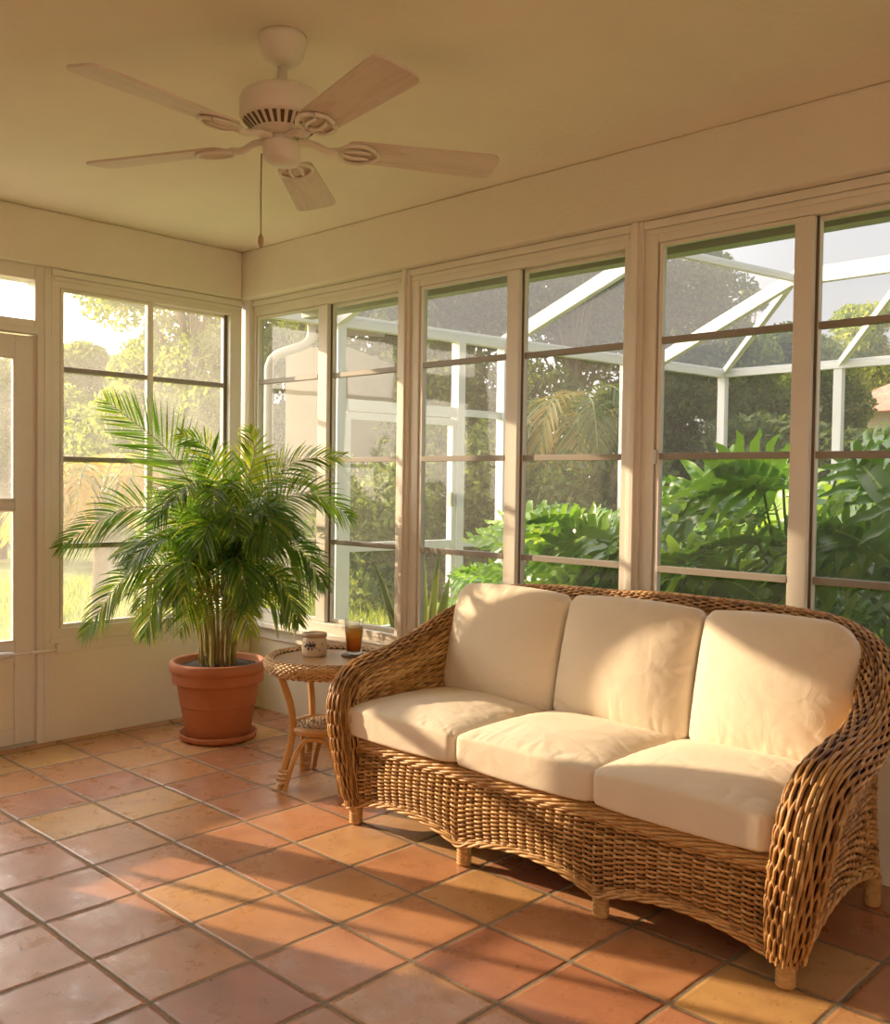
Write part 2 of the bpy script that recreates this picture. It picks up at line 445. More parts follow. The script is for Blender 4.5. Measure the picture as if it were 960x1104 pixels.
M['bark'] = paint('grey_bark', (0.16, 0.11, 0.07), 0.9, bump=0.8, scale=20, var=0.25, bump_dist=0.02)
M['outpalm'] = leaf_mat('garden_palm_leaf', (0.035, 0.065, 0.016), (0.095, 0.135, 0.032), (0.42, 0.26, 0.06), 0.35, 0.5, 0.3)
M['petal'] = paint('white_petal', (0.85, 0.82, 0.68), 0.7, var=0.05)
M['grass'] = leaf_mat('grass_blade', (0.07, 0.13, 0.02), (0.17, 0.25, 0.045), (0.38, 0.40, 0.10), 0.4, 0.7, 0.1)
M['walk'] = paint('concrete_kerb', (0.50, 0.46, 0.38), 0.9, bump=0.4, scale=50, var=0.1)

# ------------------------------------------------------------------ mesh tools
class MB:
    """collects shapes (world or local coordinates) for ONE mesh object"""
    def __init__(self):
        self.v = []; self.q = []; self.f = []; self.t = []; self.n = 0
    def add(self, verts, quads=None, faces=None, tone=None):
        verts = np.asarray(verts, float).reshape(-1, 3)
        if quads is not None and len(quads):
            self.q.append(np.asarray(quads, np.int64).reshape(-1, 4) + self.n)
        if faces:
            self.f += [tuple(int(i) + self.n for i in f) for f in faces]
        self.v.append(verts)
        if tone is None:
            tone = 0.5
        self.t.append(np.broadcast_to(np.asarray(tone, float), (len(verts),)).copy())
        self.n += len(verts)
        return self
    def box(self, x0, x1, y0, y1, z0, z1):
        v = [(x, y, z) for x in (x0, x1) for y in (y0, y1) for z in (z0, z1)]
        return self.add(v, [(0, 1, 3, 2), (4, 6, 7, 5), (0, 4, 5, 1), (2, 3, 7, 6), (0, 2, 6, 4), (1, 5, 7, 3)])
    def beam(self, p, q, w, h, up=(0, 0, 1)):
        """rectangular bar from p to q"""
        p, q = np.array(p, float), np.array(q, float)
        d = (q - p) / np.linalg.norm(q - p)
        s = np.cross(d, up); s /= np.linalg.norm(s); u = np.cross(s, d)
        v = [e + a * s * w / 2 + b * u * h / 2 for e in (p, q) for a in (-1, 1) for b in (-1, 1)]
        return self.add(v, [(0, 1, 3, 2), (4, 6, 7, 5), (0, 4, 5, 1), (2, 3, 7, 6), (0, 2, 6, 4), (1, 5, 7, 3)])
    def grid(self, P, cu=False, cv=False, tone=None):
        P = np.asarray(P, float); nu, nv = P.shape[:2]
        I = np.arange(nu * nv).reshape(nu, nv)
        a = I if not cu else np.vstack([I, I[:1]])
        b = a if not cv else np.hstack([a, a[:, :1]])
        q = np.stack([b[:-1, :-1], b[1:, :-1], b[1:, 1:], b[:-1, 1:]], -1).reshape(-1, 4)
        tn = None if tone is None else np.broadcast_to(tone, (nu, nv)).reshape(-1)
        return self.add(P.reshape(-1, 3), q, tone=tn)
    def tube(self, pts, r, sides=8, closed=False, caps=True, tone=None, rn=None, nrm=None):
        P = np.asarray(pts, float); n = len(P)
        r = np.broadcast_to(np.asarray(r, float), (n,))
        rn_ = r if rn is None else np.broadcast_to(np.asarray(rn, float), (n,))
        if closed:
            T = np.roll(P, -1, 0) - np.roll(P, 1, 0)
        else:
            T = np.gradient(P, axis=0)
        T /= np.linalg.norm(T, axis=1)[:, None] + 1e-12
        if nrm is None:
            nn = np.zeros_like(P)
            a = np.array([0, 0, 1.0]) if abs(T[0][2]) < 0.9 else np.array([1.0, 0, 0])
            u = a - T[0] * (a @ T[0]); u /= np.linalg.norm(u)
            for i in range(n):
                u = u - T[i] * (u @ T[i]); u /= np.linalg.norm(u) + 1e-12
                nn[i] = u
        else:
            nn = np.asarray(nrm, float)
            nn = nn - T * np.sum(nn * T, 1)[:, None]
            nn /= np.linalg.norm(nn, axis=1)[:, None] + 1e-12
        bb = np.cross(T, nn)
        th = np.arange(sides) * 2 * PI / sides
        V = P[:, None] + nn[:, None] * (np.cos(th)[None, :, None] * rn_[:, None, None]) + bb[:, None] * (np.sin(th)[None, :, None] * r[:, None, None])
        base = self.n
        tn = None if tone is None else (np.broadcast_to(np.asarray(tone, float), (n,))[:, None] * np.ones((1, sides)))
        self.grid(V, cu=closed, cv=True, tone=tn)
        if caps and not closed:
            self.f.append(tuple(base + i for i in range(sides - 1, -1, -1)))
            self.f.append(tuple(base + (n - 1) * sides + i for i in range(sides)))
        return self
    def lathe(self, prof, c=(0, 0, 0), seg=48, tone=None):
        pr = np.asarray(prof, float)
        th = np.arange(seg) * 2 * PI / seg
        V = np.stack([pr[:, 0][:, None] * np.cos(th) + c[0], pr[:, 0][:, None] * np.sin(th) + c[1], pr[:, 1][:, None] + 0 * th + c[2]], -1)
        base = self.n
        self.grid(V[:, ::-1], cv=True, tone=tone)
        return self
    def build(self, name, mat, parent=None, smooth=False, bevel=0.0, bseg=2, origin=None):
        me = bpy.data.meshes.new(name)
        V = np.vstack(self.v)
        off = np.zeros(3)
        if parent is not None and origin is None:
            off = np.array(world_loc(parent))
        elif origin is not None:
            off = np.array(origin, float)
        V = V - off
        Q = np.vstack(self.q) if self.q else np.zeros((0, 4), np.int64)
        nl = Q.size + sum(len(f) for f in self.f)
        npoly = len(Q) + len(self.f)
        me.vertices.add(len(V)); me.vertices.foreach_set('co', V.ravel())
        me.loops.add(nl); me.polygons.add(npoly)
        li = np.concatenate([Q.ravel()] + [np.array(f) for f in self.f]) if self.f else Q.ravel()
        me.loops.foreach_set('vertex_index', li.astype(np.int32))
        tot = np.concatenate([np.full(len(Q), 4), np.array([len(f) for f in self.f], int)]) if npoly else np.zeros(0)
        st = np.concatenate([[0], np.cumsum(tot)[:-1]])
        me.polygons.foreach_set('loop_start', st.astype(np.int32))
        me.polygons.foreach_set('use_smooth', np.full(npoly, bool(smooth)))
        at = me.attributes.new('tone', 'FLOAT', 'POINT')
        at.data.foreach_set('value', np.concatenate(self.t).astype(np.float32))
        me.update(calc_edges=True); me.validate()
        me.materials.append(mat)
        o = bpy.data.objects.new(name, me)
        COL.objects.link(o)
        if parent is not None:
            o.parent = parent
            if origin is not None:
                o.location = tuple(np.array(origin) - np.array(world_loc(parent)))
        elif origin is not None:
            o.location = tuple(origin)
        if bevel > 0:
            b = o.modifiers.new('bevel', 'BEVEL'); b.width = bevel; b.segments = bseg; b.limit_method = 'ANGLE'
            b.angle_limit = math.radians(50)
            b.harden_normals = False
        return o

def world_loc(o):
    l = Vector(o.location)
    while o.parent is not None:
        o = o.parent; l = l + Vector(o.location)
    return l

def empty(name, loc):
    o = bpy.data.objects.new(name, None); COL.objects.link(o); o.location = loc
    o.empty_display_size = 0.1
    return o
def tag(o, label, cat, group=None):
    o['label'] = label; o['category'] = cat
    if group: o['group'] = group
    return o
def thing(name, loc, label, cat, group=None):
    return tag(empty(name, loc), label, cat, group)
def struct(o):
    o['kind'] = 'structure'; return o
def sname(name, loc=(0, 0, 0)):
    return struct(empty(name, loc))

def catmull(pts, n):
    P = np.asarray(pts, float)
    P = np.vstack([2 * P[0] - P[1], P, 2 * P[-1] - P[-2]])
    k = len(P) - 3
    # parametrise by chord length
    cl = np.concatenate([[0], np.cumsum(np.linalg.norm(np.diff(P[1:-1, :3], axis=0), axis=1))])
    s = np.linspace(0, cl[-1], n)
    out = []
    for x in s:
        i = min(np.searchsorted(cl, x, side='right') - 1, k - 1)
        t = (x - cl[i]) / (cl[i + 1] - cl[i])
        a, b, c, d = P[i], P[i + 1], P[i + 2], P[i + 3]
        out.append(0.5 * (2 * b + (c - a) * t + (2 * a - 5 * b + 4 * c - d) * t * t + (3 * b - a - 3 * c + d) * t ** 3))
    return np.array(out)

# ------------------------------------------------------------------ camera
def make_camera():
    f, yaw, pitch, roll = 1048.53, 2.33309, -0.02946, 0.01387
    fw = Vector((math.cos(yaw) * math.cos(pitch), math.sin(yaw) * math.cos(pitch), math.sin(pitch)))
    r = fw.cross(Vector((0, 0, 1))).normalized(); u = r.cross(fw)
    r2 = r * math.cos(roll) + u * math.sin(roll); u2 = -r * math.sin(roll) + u * math.cos(roll)
    cam = bpy.data.cameras.new('camera')
    o = bpy.data.objects.new('camera', cam); COL.objects.link(o)
    mw = Matrix((r2, u2, -fw)).transposed().to_4x4()
    mw.translation = Vector((3.3203, -1.2044, 1.2770))
    o.matrix_world = mw
    cam.sensor_fit = 'VERTICAL'; cam.sensor_height = 36.0; cam.sensor_width = 36.0
    cam.lens = f / 1104.0 * 36.0
    cam.clip_start = 0.05; cam.clip_end = 300
    SC.camera = o
    return o
cam = make_camera()
CAMP = np.array((3.3203, -1.2044, 1.2770))

# ------------------------------------------------------------------ room shell
LX = -1.28          # left wall face
RY = 2.00           # window wall face
H = 2.544           # ceiling
HB = 2.28           # underside of the beam
X1, Y0 = 7.0, -5.2  # far ends of the room behind the camera
BACK = 0.14         # wall thickness

fl = MB().box(LX - 0.03, X1, Y0, RY + 0.03, -0.12, 0.0).build('floor', M['tile'])
struct(fl)
# ceiling with an unseen opening behind the camera, added to fill the room with light
SX0, SX1, SY0, SY1 = 2.95, 6.2, -4.6, -1.72
cb = MB()
cb.box(LX - 0.25, SX0, Y0 - 0.1, RY + 0.25, H, H + 0.12).box(SX1, X1 + 0.1, Y0 - 0.1, RY + 0.25, H, H + 0.12)
cb.box(SX0, SX1, Y0 - 0.1, SY0, H, H + 0.12).box(SX0, SX1, SY1, RY + 0.25, H, H + 0.12)
struct(cb.build('ceiling', M['ceiling']))
sh = MB()  # shallow shaft of the added roof opening, lets low sun in as fill
sh.box(SX0 - 0.05, SX0, SY0 - 0.05, SY1 + 0.05, H + 0.12, H + 0.40).box(SX1, SX1 + 0.05, SY0 - 0.05, SY1 + 0.05, H + 0.12, H + 0.40)
sh.box(SX0, SX1, SY0 - 0.05, SY0, H + 0.12, H + 0.40).box(SX0, SX1, SY1, SY1 + 0.05, H + 0.12, H + 0.40)
struct(sh.build('fill_light_shaft', M['ceiling']))
# the plastered ring beam
struct(MB().box(LX - 0.16, -1.258, Y0, 1.937, HB, H).build('trim_1', M['beam'], bevel=0.012, bseg=3))
struct(MB().box(LX - 0.16, X1, 1.937, RY + 0.16, HB, H).build('trim_2', M['beam'], bevel=0.012, bseg=3))

# knee walls below the windows
wl = MB()
wl.box(LX - BACK, LX, 0.83, RY + 0.02, -0.05, 0.52)
wl.box(LX - BACK, LX, -0.46, -0.02, -0.05, 0.52)
wl.box(LX - BACK, LX, Y0, -0.46, -0.05, HB)
struct(wl.build('wall_left', M['wall']))
wr = MB()
wr.box(LX - BACK, X1, RY + 0.03, RY + 0.03 + BACK, -0.05, 0.50)
wr.box(3.80, X1, RY + 0.03, RY + 0.03 + BACK, 0.50, HB)
struct(wr.build('wall_right', M['wall']))
# walls behind the camera
struct(MB().box(LX - 0.1, X1 + 0.1, Y0 - BACK, Y0, -0.05, H).build('wall_back', M['wall']))
struct(MB().box(X1, X1 + BACK, Y0, RY + 0.2, -0.05, H).build('wall_far', M['wall']))

# ---- window units.  u runs along the wall, n points OUT of the room
def wall_box(mb, wall, u0, u1, n0, n1, z0, z1):
    if wall == 'R':
        mb.box(u0, u1, RY + n0, RY + n1, z0, z1)
    else:
        mb.box(LX - n1, LX - n0, u0, u1, z0, z1)
    return mb

def pane_grid(wall, u0, u1, n, z0, z1):
    mb = MB()
    nu, nz = 2, 2
    us = np.linspace(u0, u1, nu); zs = np.linspace(z0, z1, nz)
    P = np.zeros((nu, nz, 3))
    for i, u in enumerate(us):
        for j, z in enumerate(zs):
            P[i, j] = (u, RY + n, z) if wall == 'R' else (LX - n, u, z)
    mb.grid(P)
    return mb

def window_unit(name, wall, u0, u1, g1, g2, z0=0.56, z1=2.18, bars=(0.965, 1.39, 1.825), pane='pane_r', flip=False):
    """u0..u1 outer frame, g1/g2 = glass spans of the two sashes"""
    base = (u0, RY, z0) if wall == 'R' else (LX, u0, z0)
    w = sname(name, base)
    fr = MB()
    wall_box(fr, wall, u0, g1[0] - 0.022, 0.0, 0.058, z0 - 0.06, HB)                # side jambs
    wall_box(fr, wall, g2[1] + 0.022, u1, 0.0, 0.058, z0 - 0.06, HB)
    wall_box(fr, wall, u0, u1, 0.002, 0.058, z1 + 0.012, HB)                          # head
    wall_box(fr, wall, u0, u1, -0.006, 0.058, z0 - 0.06, z0 - 0.014)               # bottom rail
    # stepped stops round the opening
    wall_box(fr, wall, u0, u1, -0.012, 0.0, HB - 0.035, HB - 0.004)
    wall_box(fr, wall, u0 + 0.012, u1 - 0.012, -0.006, 0.0, z1 + 0.042, z1 + 0.062)
    fr.build('window_frame', M['frame'], w, bevel=0.003)
    gk = MB()
    for (a, b) in (g1, g2):
        wall_box(gk, wall, a - 0.021, a - 0.004, 0.030, 0.036, z0 - 0.013, z1 + 0.011)
        wall_box(gk, wall, b + 0.004, b + 0.021, 0.030, 0.036, z0 - 0.013, z1 + 0.011)
    gk.build('gasket_gap', M['gasket_gap'], w)
    mid0, mid1 = g1[1], g2[0]
    for k, (a, b) in enumerate((g1, g2)):
        front = (k == 0) != flip
        n0 = 0.006 if front else 0.034
        sh = MB()
        la = (a - 0.016, a) if k == 0 else (mid0 + (mid1 - mid0) * 0.62, a)
        rb = (b, b + 0.016) if k == 1 else (b, b + (mid1 - mid0) * 0.84)
        if not front and k == 1:
            la = (mid0 + (mid1 - mid0) * 0.70, a)
        wall_box(sh, wall, la[0], la[1], n0, n0 + 0.026, z0 - 0.012, z1 + 0.01)
        wall_box(sh, wall, rb[0], rb[1], n0, n0 + 0.026, z0 - 0.012, z1 + 0.01)
        wall_box(sh, wall, a, b, n0, n0 + 0.026, z1 - 0.004, z1 + 0.01)
        wall_box(sh, wall, a, b, n0, n0 + 0.026, z0 - 0.012, z0 + 0.006)
        s = sh.build('sash', M['frame'], w, bevel=0.002)
        for zb in bars:
            bm = MB()
            wall_box(bm, wall, a, b, n0 - 0.002, n0 + 0.024, zb - 0.0125, zb + 0.0125)
            bm.build('crossbar', M['bar'], s, bevel=0.002)
        pane_grid(wall, a, b, n0 + 0.013, z0, z1).build('pane', M[pane], s)
    if name in ('window_3', 'window_5'):
        lt = MB()
        wall_box(lt, wall, g1[0] - 0.020, g1[0] - 0.008, -0.006, 0.004, 1.36, 1.415)
        lt.build('latch', M['alu'], w, bevel=0.002)
    return w

PITCH = 1.27
BAYS = []
for i in range(4):
    c = -0.007 + (i - 1) * PITCH     # centre of the post on the left of the bay
    u0, u1 = c + 0.028, c + PITCH - 0.028
    if i == 0:
        u0 = LX + 0.045
    window_unit('window_%d' % (i + 1), 'R', u0, u1, (c + 0.105 if i else LX + 0.085, c + 0.612 - (0.01 if i == 0 else 0)), (c + 0.69, c + 1.186))
# posts between the bays, with fluted edges
posts = MB()
for i in range(4):
    c = -0.007 + i * PITCH
    posts.box(c - 0.028, c + 0.028, RY - 0.014, RY + 0.06, 0.46, HB)
    posts.box(c - 0.012, c + 0.012, RY - 0.024, RY - 0.014, 0.46, HB)
struct(posts.build('trim_3', M['frame'], bevel=0.004))
# corner post
struct(MB().box(LX - 0.13, LX + 0.045, RY - 0.03, RY + 0.06, 0.46, HB).build('trim_4', M['frame'], bevel=0.004))
# sills
struct(MB().box(LX - 0.02, 3.80, RY - 0.035, RY + 0.16, 0.468, 0.50).box(LX, 3.80, RY + 0.012, RY + 0.05, 0.40, 0.468).build('trim_5', M['frame'], bevel=0.006))
struct(MB().box(LX - 0.16, LX + 0.010, 0.86, RY - 0.03, 0.478, 0.502).box(LX - 0.02, LX + 0.004, 0.86, RY, 0.425, 0.478)
       .box(LX - 0.16, LX + 0.010, -0.46, -0.02, 0.478, 0.502).build('trim_6', M['frame'], bevel=0.004))

# left wall windows
window_unit('window_5', 'L', 0.868, 1.95, (0.933, 1.376), (1.416, 1.853), bars=(0.945, 1.37, 1.803), pane='pane_l')
window_unit('window_6', 'L', -0.44, -0.04, (-0.42, -0.245), (-0.225, -0.06), bars=(0.945, 1.37, 1.803), pane='pane_l')
# transom over the door
tr = sname('window_7', (LX, -0.04, 1.98))
t = MB()
wall_box(t, 'L', -0.04, 0.03, 0.0, 0.12, 1.95, HB); wall_box(t, 'L', 0.79, 0.868, 0.0, 0.12, 1.95, HB)
wall_box(t, 'L', 0.03, 0.79, 0.004, 0.12, 2.209, HB); wall_box(t, 'L', 0.03, 0.79, 0.004, 0.12, 1.955, 2.022)
wall_box(t, 'L', 0.03, 0.80, -0.006, 0.03, 1.955, 1.985)
t.build('window_frame', M['frame'], tr, bevel=0.003)
pane_grid('L', 0.03, 0.79, 0.05, 2.022, 2.209).build('pane', M['pane_l'], tr)

# door
d = sname('door_1', (LX, 0.03, 0.0))
db = MB()
DY0, DY1 = 0.045, 0.79
wall_box(db, 'L', DY0, 0.17, 0.014, 0.056, 0.012, 1.945)
wall_box(db, 'L', 0.702, DY1, 0.014, 0.056, 0.012, 1.945)
for z0, z1 in ((1.842, 1.945), (1.128, 1.168), (0.405, 0.50), (0.012, 0.085)):
    wall_box(db, 'L', 0.17, 0.702, 0.014, 0.056, z0, z1)
db.build('door_leaf', M['frame'], d, bevel=0.005)
wall_box(MB(), 'L', 0.17, 0.702, 0.028, 0.045, 0.085, 0.405).build('lower_panel', M['wall'], d)
bead = MB()
for z0, z1 in ((0.50, 1.128), (1.168, 1.842)):
    for a, b, c0, c1 in ((0.17, 0.182, z0, z1), (0.69, 0.702, z0, z1), (0.17, 0.702, z0, z0 + 0.012), (0.17, 0.702, z1 - 0.012, z1)):
        wall_box(bead, 'L', a, b, 0.006, 0.03, c0, c1)
bead.build('glazing_bead', M['frame'], d, bevel=0.003)
pane_grid('L', 0.17, 0.702, 0.035, 1.168, 1.842).build('pane', M['pane_l'], d)
pane_grid('L', 0.17, 0.702, 0.035, 0.50, 1.128).build('pane', M['pane_l'], d)
cl = MB().tube([(LX + 0.022, y, 0.447) for y in (0.25, 0.30, 0.63, 0.68)], [0.016, 0.019, 0.019, 0.013], 16).build('door_closer', M['alu'], d, smooth=True)
MB().tube([(LX + 0.022, y, 0.447) for y in (0.68, 0.90)], 0.005, 8).tube([(LX + 0.022, y, 0.447) for y in (0.765, 0.855)], 0.010, 10) \
    .box(LX, LX + 0.03, 0.885, 0.905, 0.435, 0.475).build('closer_rod', M['frame'], cl)
# casing on the hinge side of the door
cas = MB()
wall_box(cas, 'L', 0.802, 0.868, -0.004, 0.12, 0.0, 1.955)
wall_box(cas, 'L', 0.832, 0.842, -0.010, 0.0, 0.0, HB)
wall_box(cas, 'L', -0.03, 0.036, -0.004, 0.12, 0.0, 1.955)
wall_box(cas, 'L', 0.79, 0.802, 0.02, 0.12, 0.0, 1.955)
struct(cas.build('trim_7', M['frame'], bevel=0.004))
struct(MB().box(LX - 0.14, LX + 0.004, 0.036, 0.802, -0.05, 0.012).build('trim_8', M['gutter']))

# ------------------------------------------------------------------ weaving
def surf_normals(fn, s, t, ds=1e-3, dt=1e-3):
    p = fn(s, t)
    a = fn(s + ds, t) - fn(s - ds, t)
    b = fn(s, t + dt) - fn(s, t - dt)
    n = np.cross(a, b)
    n /= np.linalg.norm(n, axis=1)[:, None] + 1e-12
    return p, n

def weave(mb, fn, nhalf, ts, amp, rn, rt, s0=0.0, s1=1.0, sub=4, closed=False, sides=6, flipn=1.0, jit=0.0):
    """strands along s, over and under the stakes (nhalf of them), one strand for every t in ts"""
    for k, t in enumerate(ts):
        n = nhalf * sub + (0 if closed else 1)
        s = s0 + (s1 - s0) * np.arange(n) / (nhalf * sub)
        tt = np.full(n, t)
        p, nr = surf_normals(fn, s, tt)
        nr = nr * flipn
        ph = np.arange(n) / sub * PI + k * PI
        wv = np.cos(ph)
        off = amp * np.tanh(1.9 * wv) / math.tanh(1.9)
        if jit:
            off = off + rng.normal(0, jit, n)
        p = p + nr * off[:, None]
        rtv = rt(s) if callable(rt) else rt
        tone = rng.uniform(0.25, 0.9) + 0.14 * np.repeat(rng.normal(0, 1, nhalf + 2), sub)[:n] 
        mb.tube(p, rtv, sides, closed=closed, caps=not closed, tone=np.clip(tone, 0, 1), rn=rn, nrm=nr)
    return mb

# ------------------------------------------------------------------ sofa
def make_sofa():
    sofa = thing('wicker_sofa', (1.42, 1.5, 0.0), 'honey brown woven wicker three seat sofa with rolled arms in front of the windows', 'sofa')
    FY = 1.165
    XL, XR = 0.592, 2.250
    legs_x = (0.603, 1.150, 1.700, 2.270)
    lg = np.array(legs_x)
    def bot(x):
        x = np.asarray(x, float)
        i = np.clip(np.searchsorted(lg, x, side='right') - 1, 0, 2)
        u = np.clip((x - lg[i]) / (lg[i + 1] - lg[i]), 0, 1)
        return 0.070 + 0.052 * np.sin(PI * u) ** 0.8
    ztop = 0.292
    def apron(s, t):
        x = XL + (XR - XL) * s
        b = bot(x)
        z = b + (ztop - b) * t
        y = FY - 0.010 * np.sin(PI * np.clip(t, 0, 1)) + 0 * s
        return np.stack([x, y, z], -1)
    nst = 46
    mb = MB()
    weave(mb, apron, nst, np.linspace(0.03, 0.985, 27), 0.0082, 0.0042, 0.0041, flipn=1.0, jit=0.0005, sub=5)
    # stakes
    for j in range(nst + 1):
        s = np.full(6, j / nst); t = np.linspace(0, 1, 6)
        mb.tube(apron(s, t) + np.array([0, 0.001, 0]), 0.006, 6, tone=0.2)
    ap = mb.build('front_apron', M['wicker'], sofa, smooth=True)
    bk = MB(); S, T = np.meshgrid(np.linspace(0, 1, 61), np.linspace(0, 1, 4), indexing='ij')
    bk.grid((apron(S.ravel(), T.ravel()) + np.array([0, 0.013, 0])).reshape(61, 4, 3))
    bk.build('apron_backing', M['wicker_back'], ap)
    # braided trims: bottom edge and top edge of the apron
    def braid(mb, pts, r, nstr=3, pitch=0.17, ph0=0.0, tone0=0.6):
        P = catmull(pts, max(40, int(np.sum(np.linalg.norm(np.diff(np.asarray(pts), axis=0), axis=1)) / 0.008)))
        T = np.gradient(P, axis=0); T /= np.linalg.norm(T, axis=1)[:, None]
        up = np.array([0.03, 0.02, 1.0]); 
        sd = np.cross(T, up); sd /= np.linalg.norm(sd, axis=1)[:, None] + 1e-9
        nu = np.cross(sd, T)
        ln = np.concatenate([[0], np.cumsum(np.linalg.norm(np.diff(P, axis=0), axis=1))])
        for k in range(nstr):
            a = 2 * PI * (ln / pitch + k / nstr) + ph0
            Q = P + sd * (np.cos(a) * r * 0.8)[:, None] + nu * (np.sin(a) * r * 0.8)[:, None]
            mb.tube(Q, r * 0.62, 6, tone=np.clip(rng.uniform(0.5, 0.95) + rng.normal(0, 0.06, len(Q)), 0, 1))
    xs = np.linspace(XL - 0.03, XR + 0.01, 60)
    mb = MB()
    braid(mb, np.stack([xs, np.full(60, FY - 0.010), bot(xs) - 0.002], -1), 0.0075, 3)
    braid(mb, np.stack([xs, np.full(60, FY - 0.004), bot(xs) + 0.010], -1), 0.006, 3, ph0=1.0)
    mb.build('lower_braid', M['wicker'], ap, smooth=True)
    mb = MB()
    for z, r, yo in ((0.298, 0.0075, -0.006), (0.310, 0.0075, -0.010), (0.322, 0.0075, -0.004), (0.330, 0.006, 0.010)):
        braid(mb, np.stack([xs[3:], np.full(57, FY + yo), np.full(57, z)], -1), r, 3, ph0=rng.uniform(0, 6))
    mb.build('upper_braid', M['wicker'], ap, smooth=True)

    # the rolled band: up the arm fronts, back over the arms, round the back
    half = [(2.272, 1.172, 0.085, 0.045), (2.286, 1.160, 0.17, 0.056), (2.302, 1.152, 0.27, 0.065), (2.322, 1.148, 0.38, 0.070), (2.334, 1.158, 0.465, 0.071),
            (2.342, 1.205, 0.527, 0.069), (2.347, 1.30, 0.560, 0.066), (2.348, 1.43, 0.588, 0.062), (2.338, 1.56, 0.635, 0.059),
            (2.305, 1.69, 0.705, 0.057), (2.235, 1.79, 0.772, 0.054), (2.120, 1.86, 0.815, 0.051), (1.980, 1.885, 0.830, 0.050), (1.80, 1.89, 0.836, 0.049), (1.62, 1.89, 0.838, 0.049)]
    CX = 1.44
    path = half + [(CX, 1.89, 0.838, 0.049)] + [(2 * CX - a + 0.012, b, c, d * 0.82) for a, b, c, d in half[::-1]]
    NP = 260
    C = catmull(path, NP)
    cp, cr = C[:, :3], C[:, 3]
    T = np.gradient(cp, axis=0); T /= np.linalg.norm(T, axis=1)[:, None]
    # reference 'outward' direction kept by parallel transport
    U = np.zeros_like(cp); u = np.array([0, -1.0, 0.0])
    for i in range(NP):
        u = u - T[i] * (u @ T[i]); u /= np.linalg.norm(u); U[i] = u
    W = np.cross(T, U)
    # stakes stand closer together along the back than on the arms
    dens = np.interp(cp[:, 1], [1.25, 1.80], [1 / 0.046, 1 / 0.027])
    seg = np.linalg.norm(np.diff(cp, axis=0), axis=1)
    cum = np.concatenate([[0], np.cumsum(seg * (dens[1:] + dens[:-1]) / 2)])
    sl = cum / cum[-1]
    def band(s, t):
        s = np.clip(s, 0, 1)
        def ip(A): return np.stack([np.interp(s, sl, A[:, k]) for k in range(A.shape[1])], -1)
        p, uu, ww = ip(cp), ip(U), ip(W)
        r = np.interp(s, sl, cr)
        th = 2 * PI * t
        return p + uu * (r * np.cos(th))[:, None] + ww * (r * np.sin(th))[:, None]
    mb = MB()
    plen = np.sum(np.linalg.norm(np.diff(cp, axis=0), axis=1))
    NSTR = 38
    nh = int(cum[-1])
    p0, n0 = surf_normals(band, np.array([0.3]), np.array([0.0]))
    fs = 1.0 if (n0[0] @ (p0[0] - np.array([np.interp(0.3, sl, cp[:, k]) for k in range(3)]))) > 0 else -1.0
    weave(mb, band, nh, np.arange(NSTR) / NSTR, 0.0046, 0.0038, lambda s: 2 * PI * np.interp(s, sl, cr) / NSTR * 0.46, flipn=fs, jit=0.0005, sub=6, sides=7)
    rl = mb.build('rolled_band', M['wicker'], sofa, smooth=True)
    S, TT = np.meshgrid(np.linspace(0, 1, 160), np.arange(20) / 20, indexing='ij')
    core = band(S.ravel(), TT.ravel()).reshape(160, 20, 3)
    ctr = np.stack([np.interp(np.linspace(0, 1, 160), sl, cp[:, k]) for k in range(3)], -1)
    core = ctr[:, None] + (core - ctr[:, None]) * 0.87
    MB().grid(core, cv=True).build('band_core', M['wicker_back'], rl, smooth=True)

    # arm panels: inner (facing the seat) and outer (flared, arched foot)
    yb = np.array([b for a, b, c, d in half[4:11]]); zb = np.array([c for a, b, c, d in half[4:11]]); xb = np.array([a for a, b, c, d in half[4:11]])
    for side in (1, -1):
        def inner(s, t, side=side):
            y = 1.17 + (1.84 - 1.17) * s
            zt = np.interp(y, yb, zb) + 0.01
            xt = np.interp(y, yb, xb) - 0.060
            z = 0.26 + (zt - 0.26) * t
            xi = 2.262 - 0.030 * s
            x = xi + (xt - xi) * np.clip(t, 0, 1) ** 1.5
            x = CX + side * (x - CX)
            return np.stack([x, y + 0 * t, z], -1)
        mb = MB()
        weave(mb, inner, 17, np.linspace(0.02, 0.98, 32), 0.0058, 0.0042, 0.0066, flipn=side, jit=0.0005)
        o = mb.build('inner_arm_panel', M['wicker'], sofa, smooth=True)
        S, TT = np.meshgrid(np.linspace(0, 1, 12), np.linspace(0, 1, 6), indexing='ij')
        MB().grid((inner(S.ravel(), TT.ravel()) + np.array([side * 0.008, 0, 0])).reshape(12, 6, 3)).build('panel_backing', M['wicker_back'], o)
        def outer(s, t, side=side):
            y = 1.185 + (1.86 - 1.185) * s
            zt = np.interp(y, yb, zb) - 0.02
            xt = np.interp(y, yb, xb) + 0.030
            zb0 = 0.075 + 0.085 * np.sin(PI * np.clip(s, 0, 1)) ** 0.7
            z = zb0 + (zt - zb0) * t
            x0 = 2.305 - 0.050 * s
            x = x0 + (xt - x0) * np.clip(t, 0, 1) ** 1.3 - 0.022 * np.sin(PI * np.clip(t, 0, 1)) * s
            x = CX + side * (x - CX)
            return np.stack([x, y + 0 * t, z], -1)
        mb = MB()
        weave(mb, outer, 17, np.linspace(0.02, 0.98, 42), 0.0058, 0.0042, 0.0064, flipn=side, jit=0.0005)
        o = mb.build('outer_arm_panel', M['wicker'], sofa, smooth=True)
        S, TT = np.meshgrid(np.linspace(0, 1, 48), np.linspace(0, 1, 30), indexing='ij')
        pb, nb = surf_normals(outer, S.ravel(), TT.ravel())
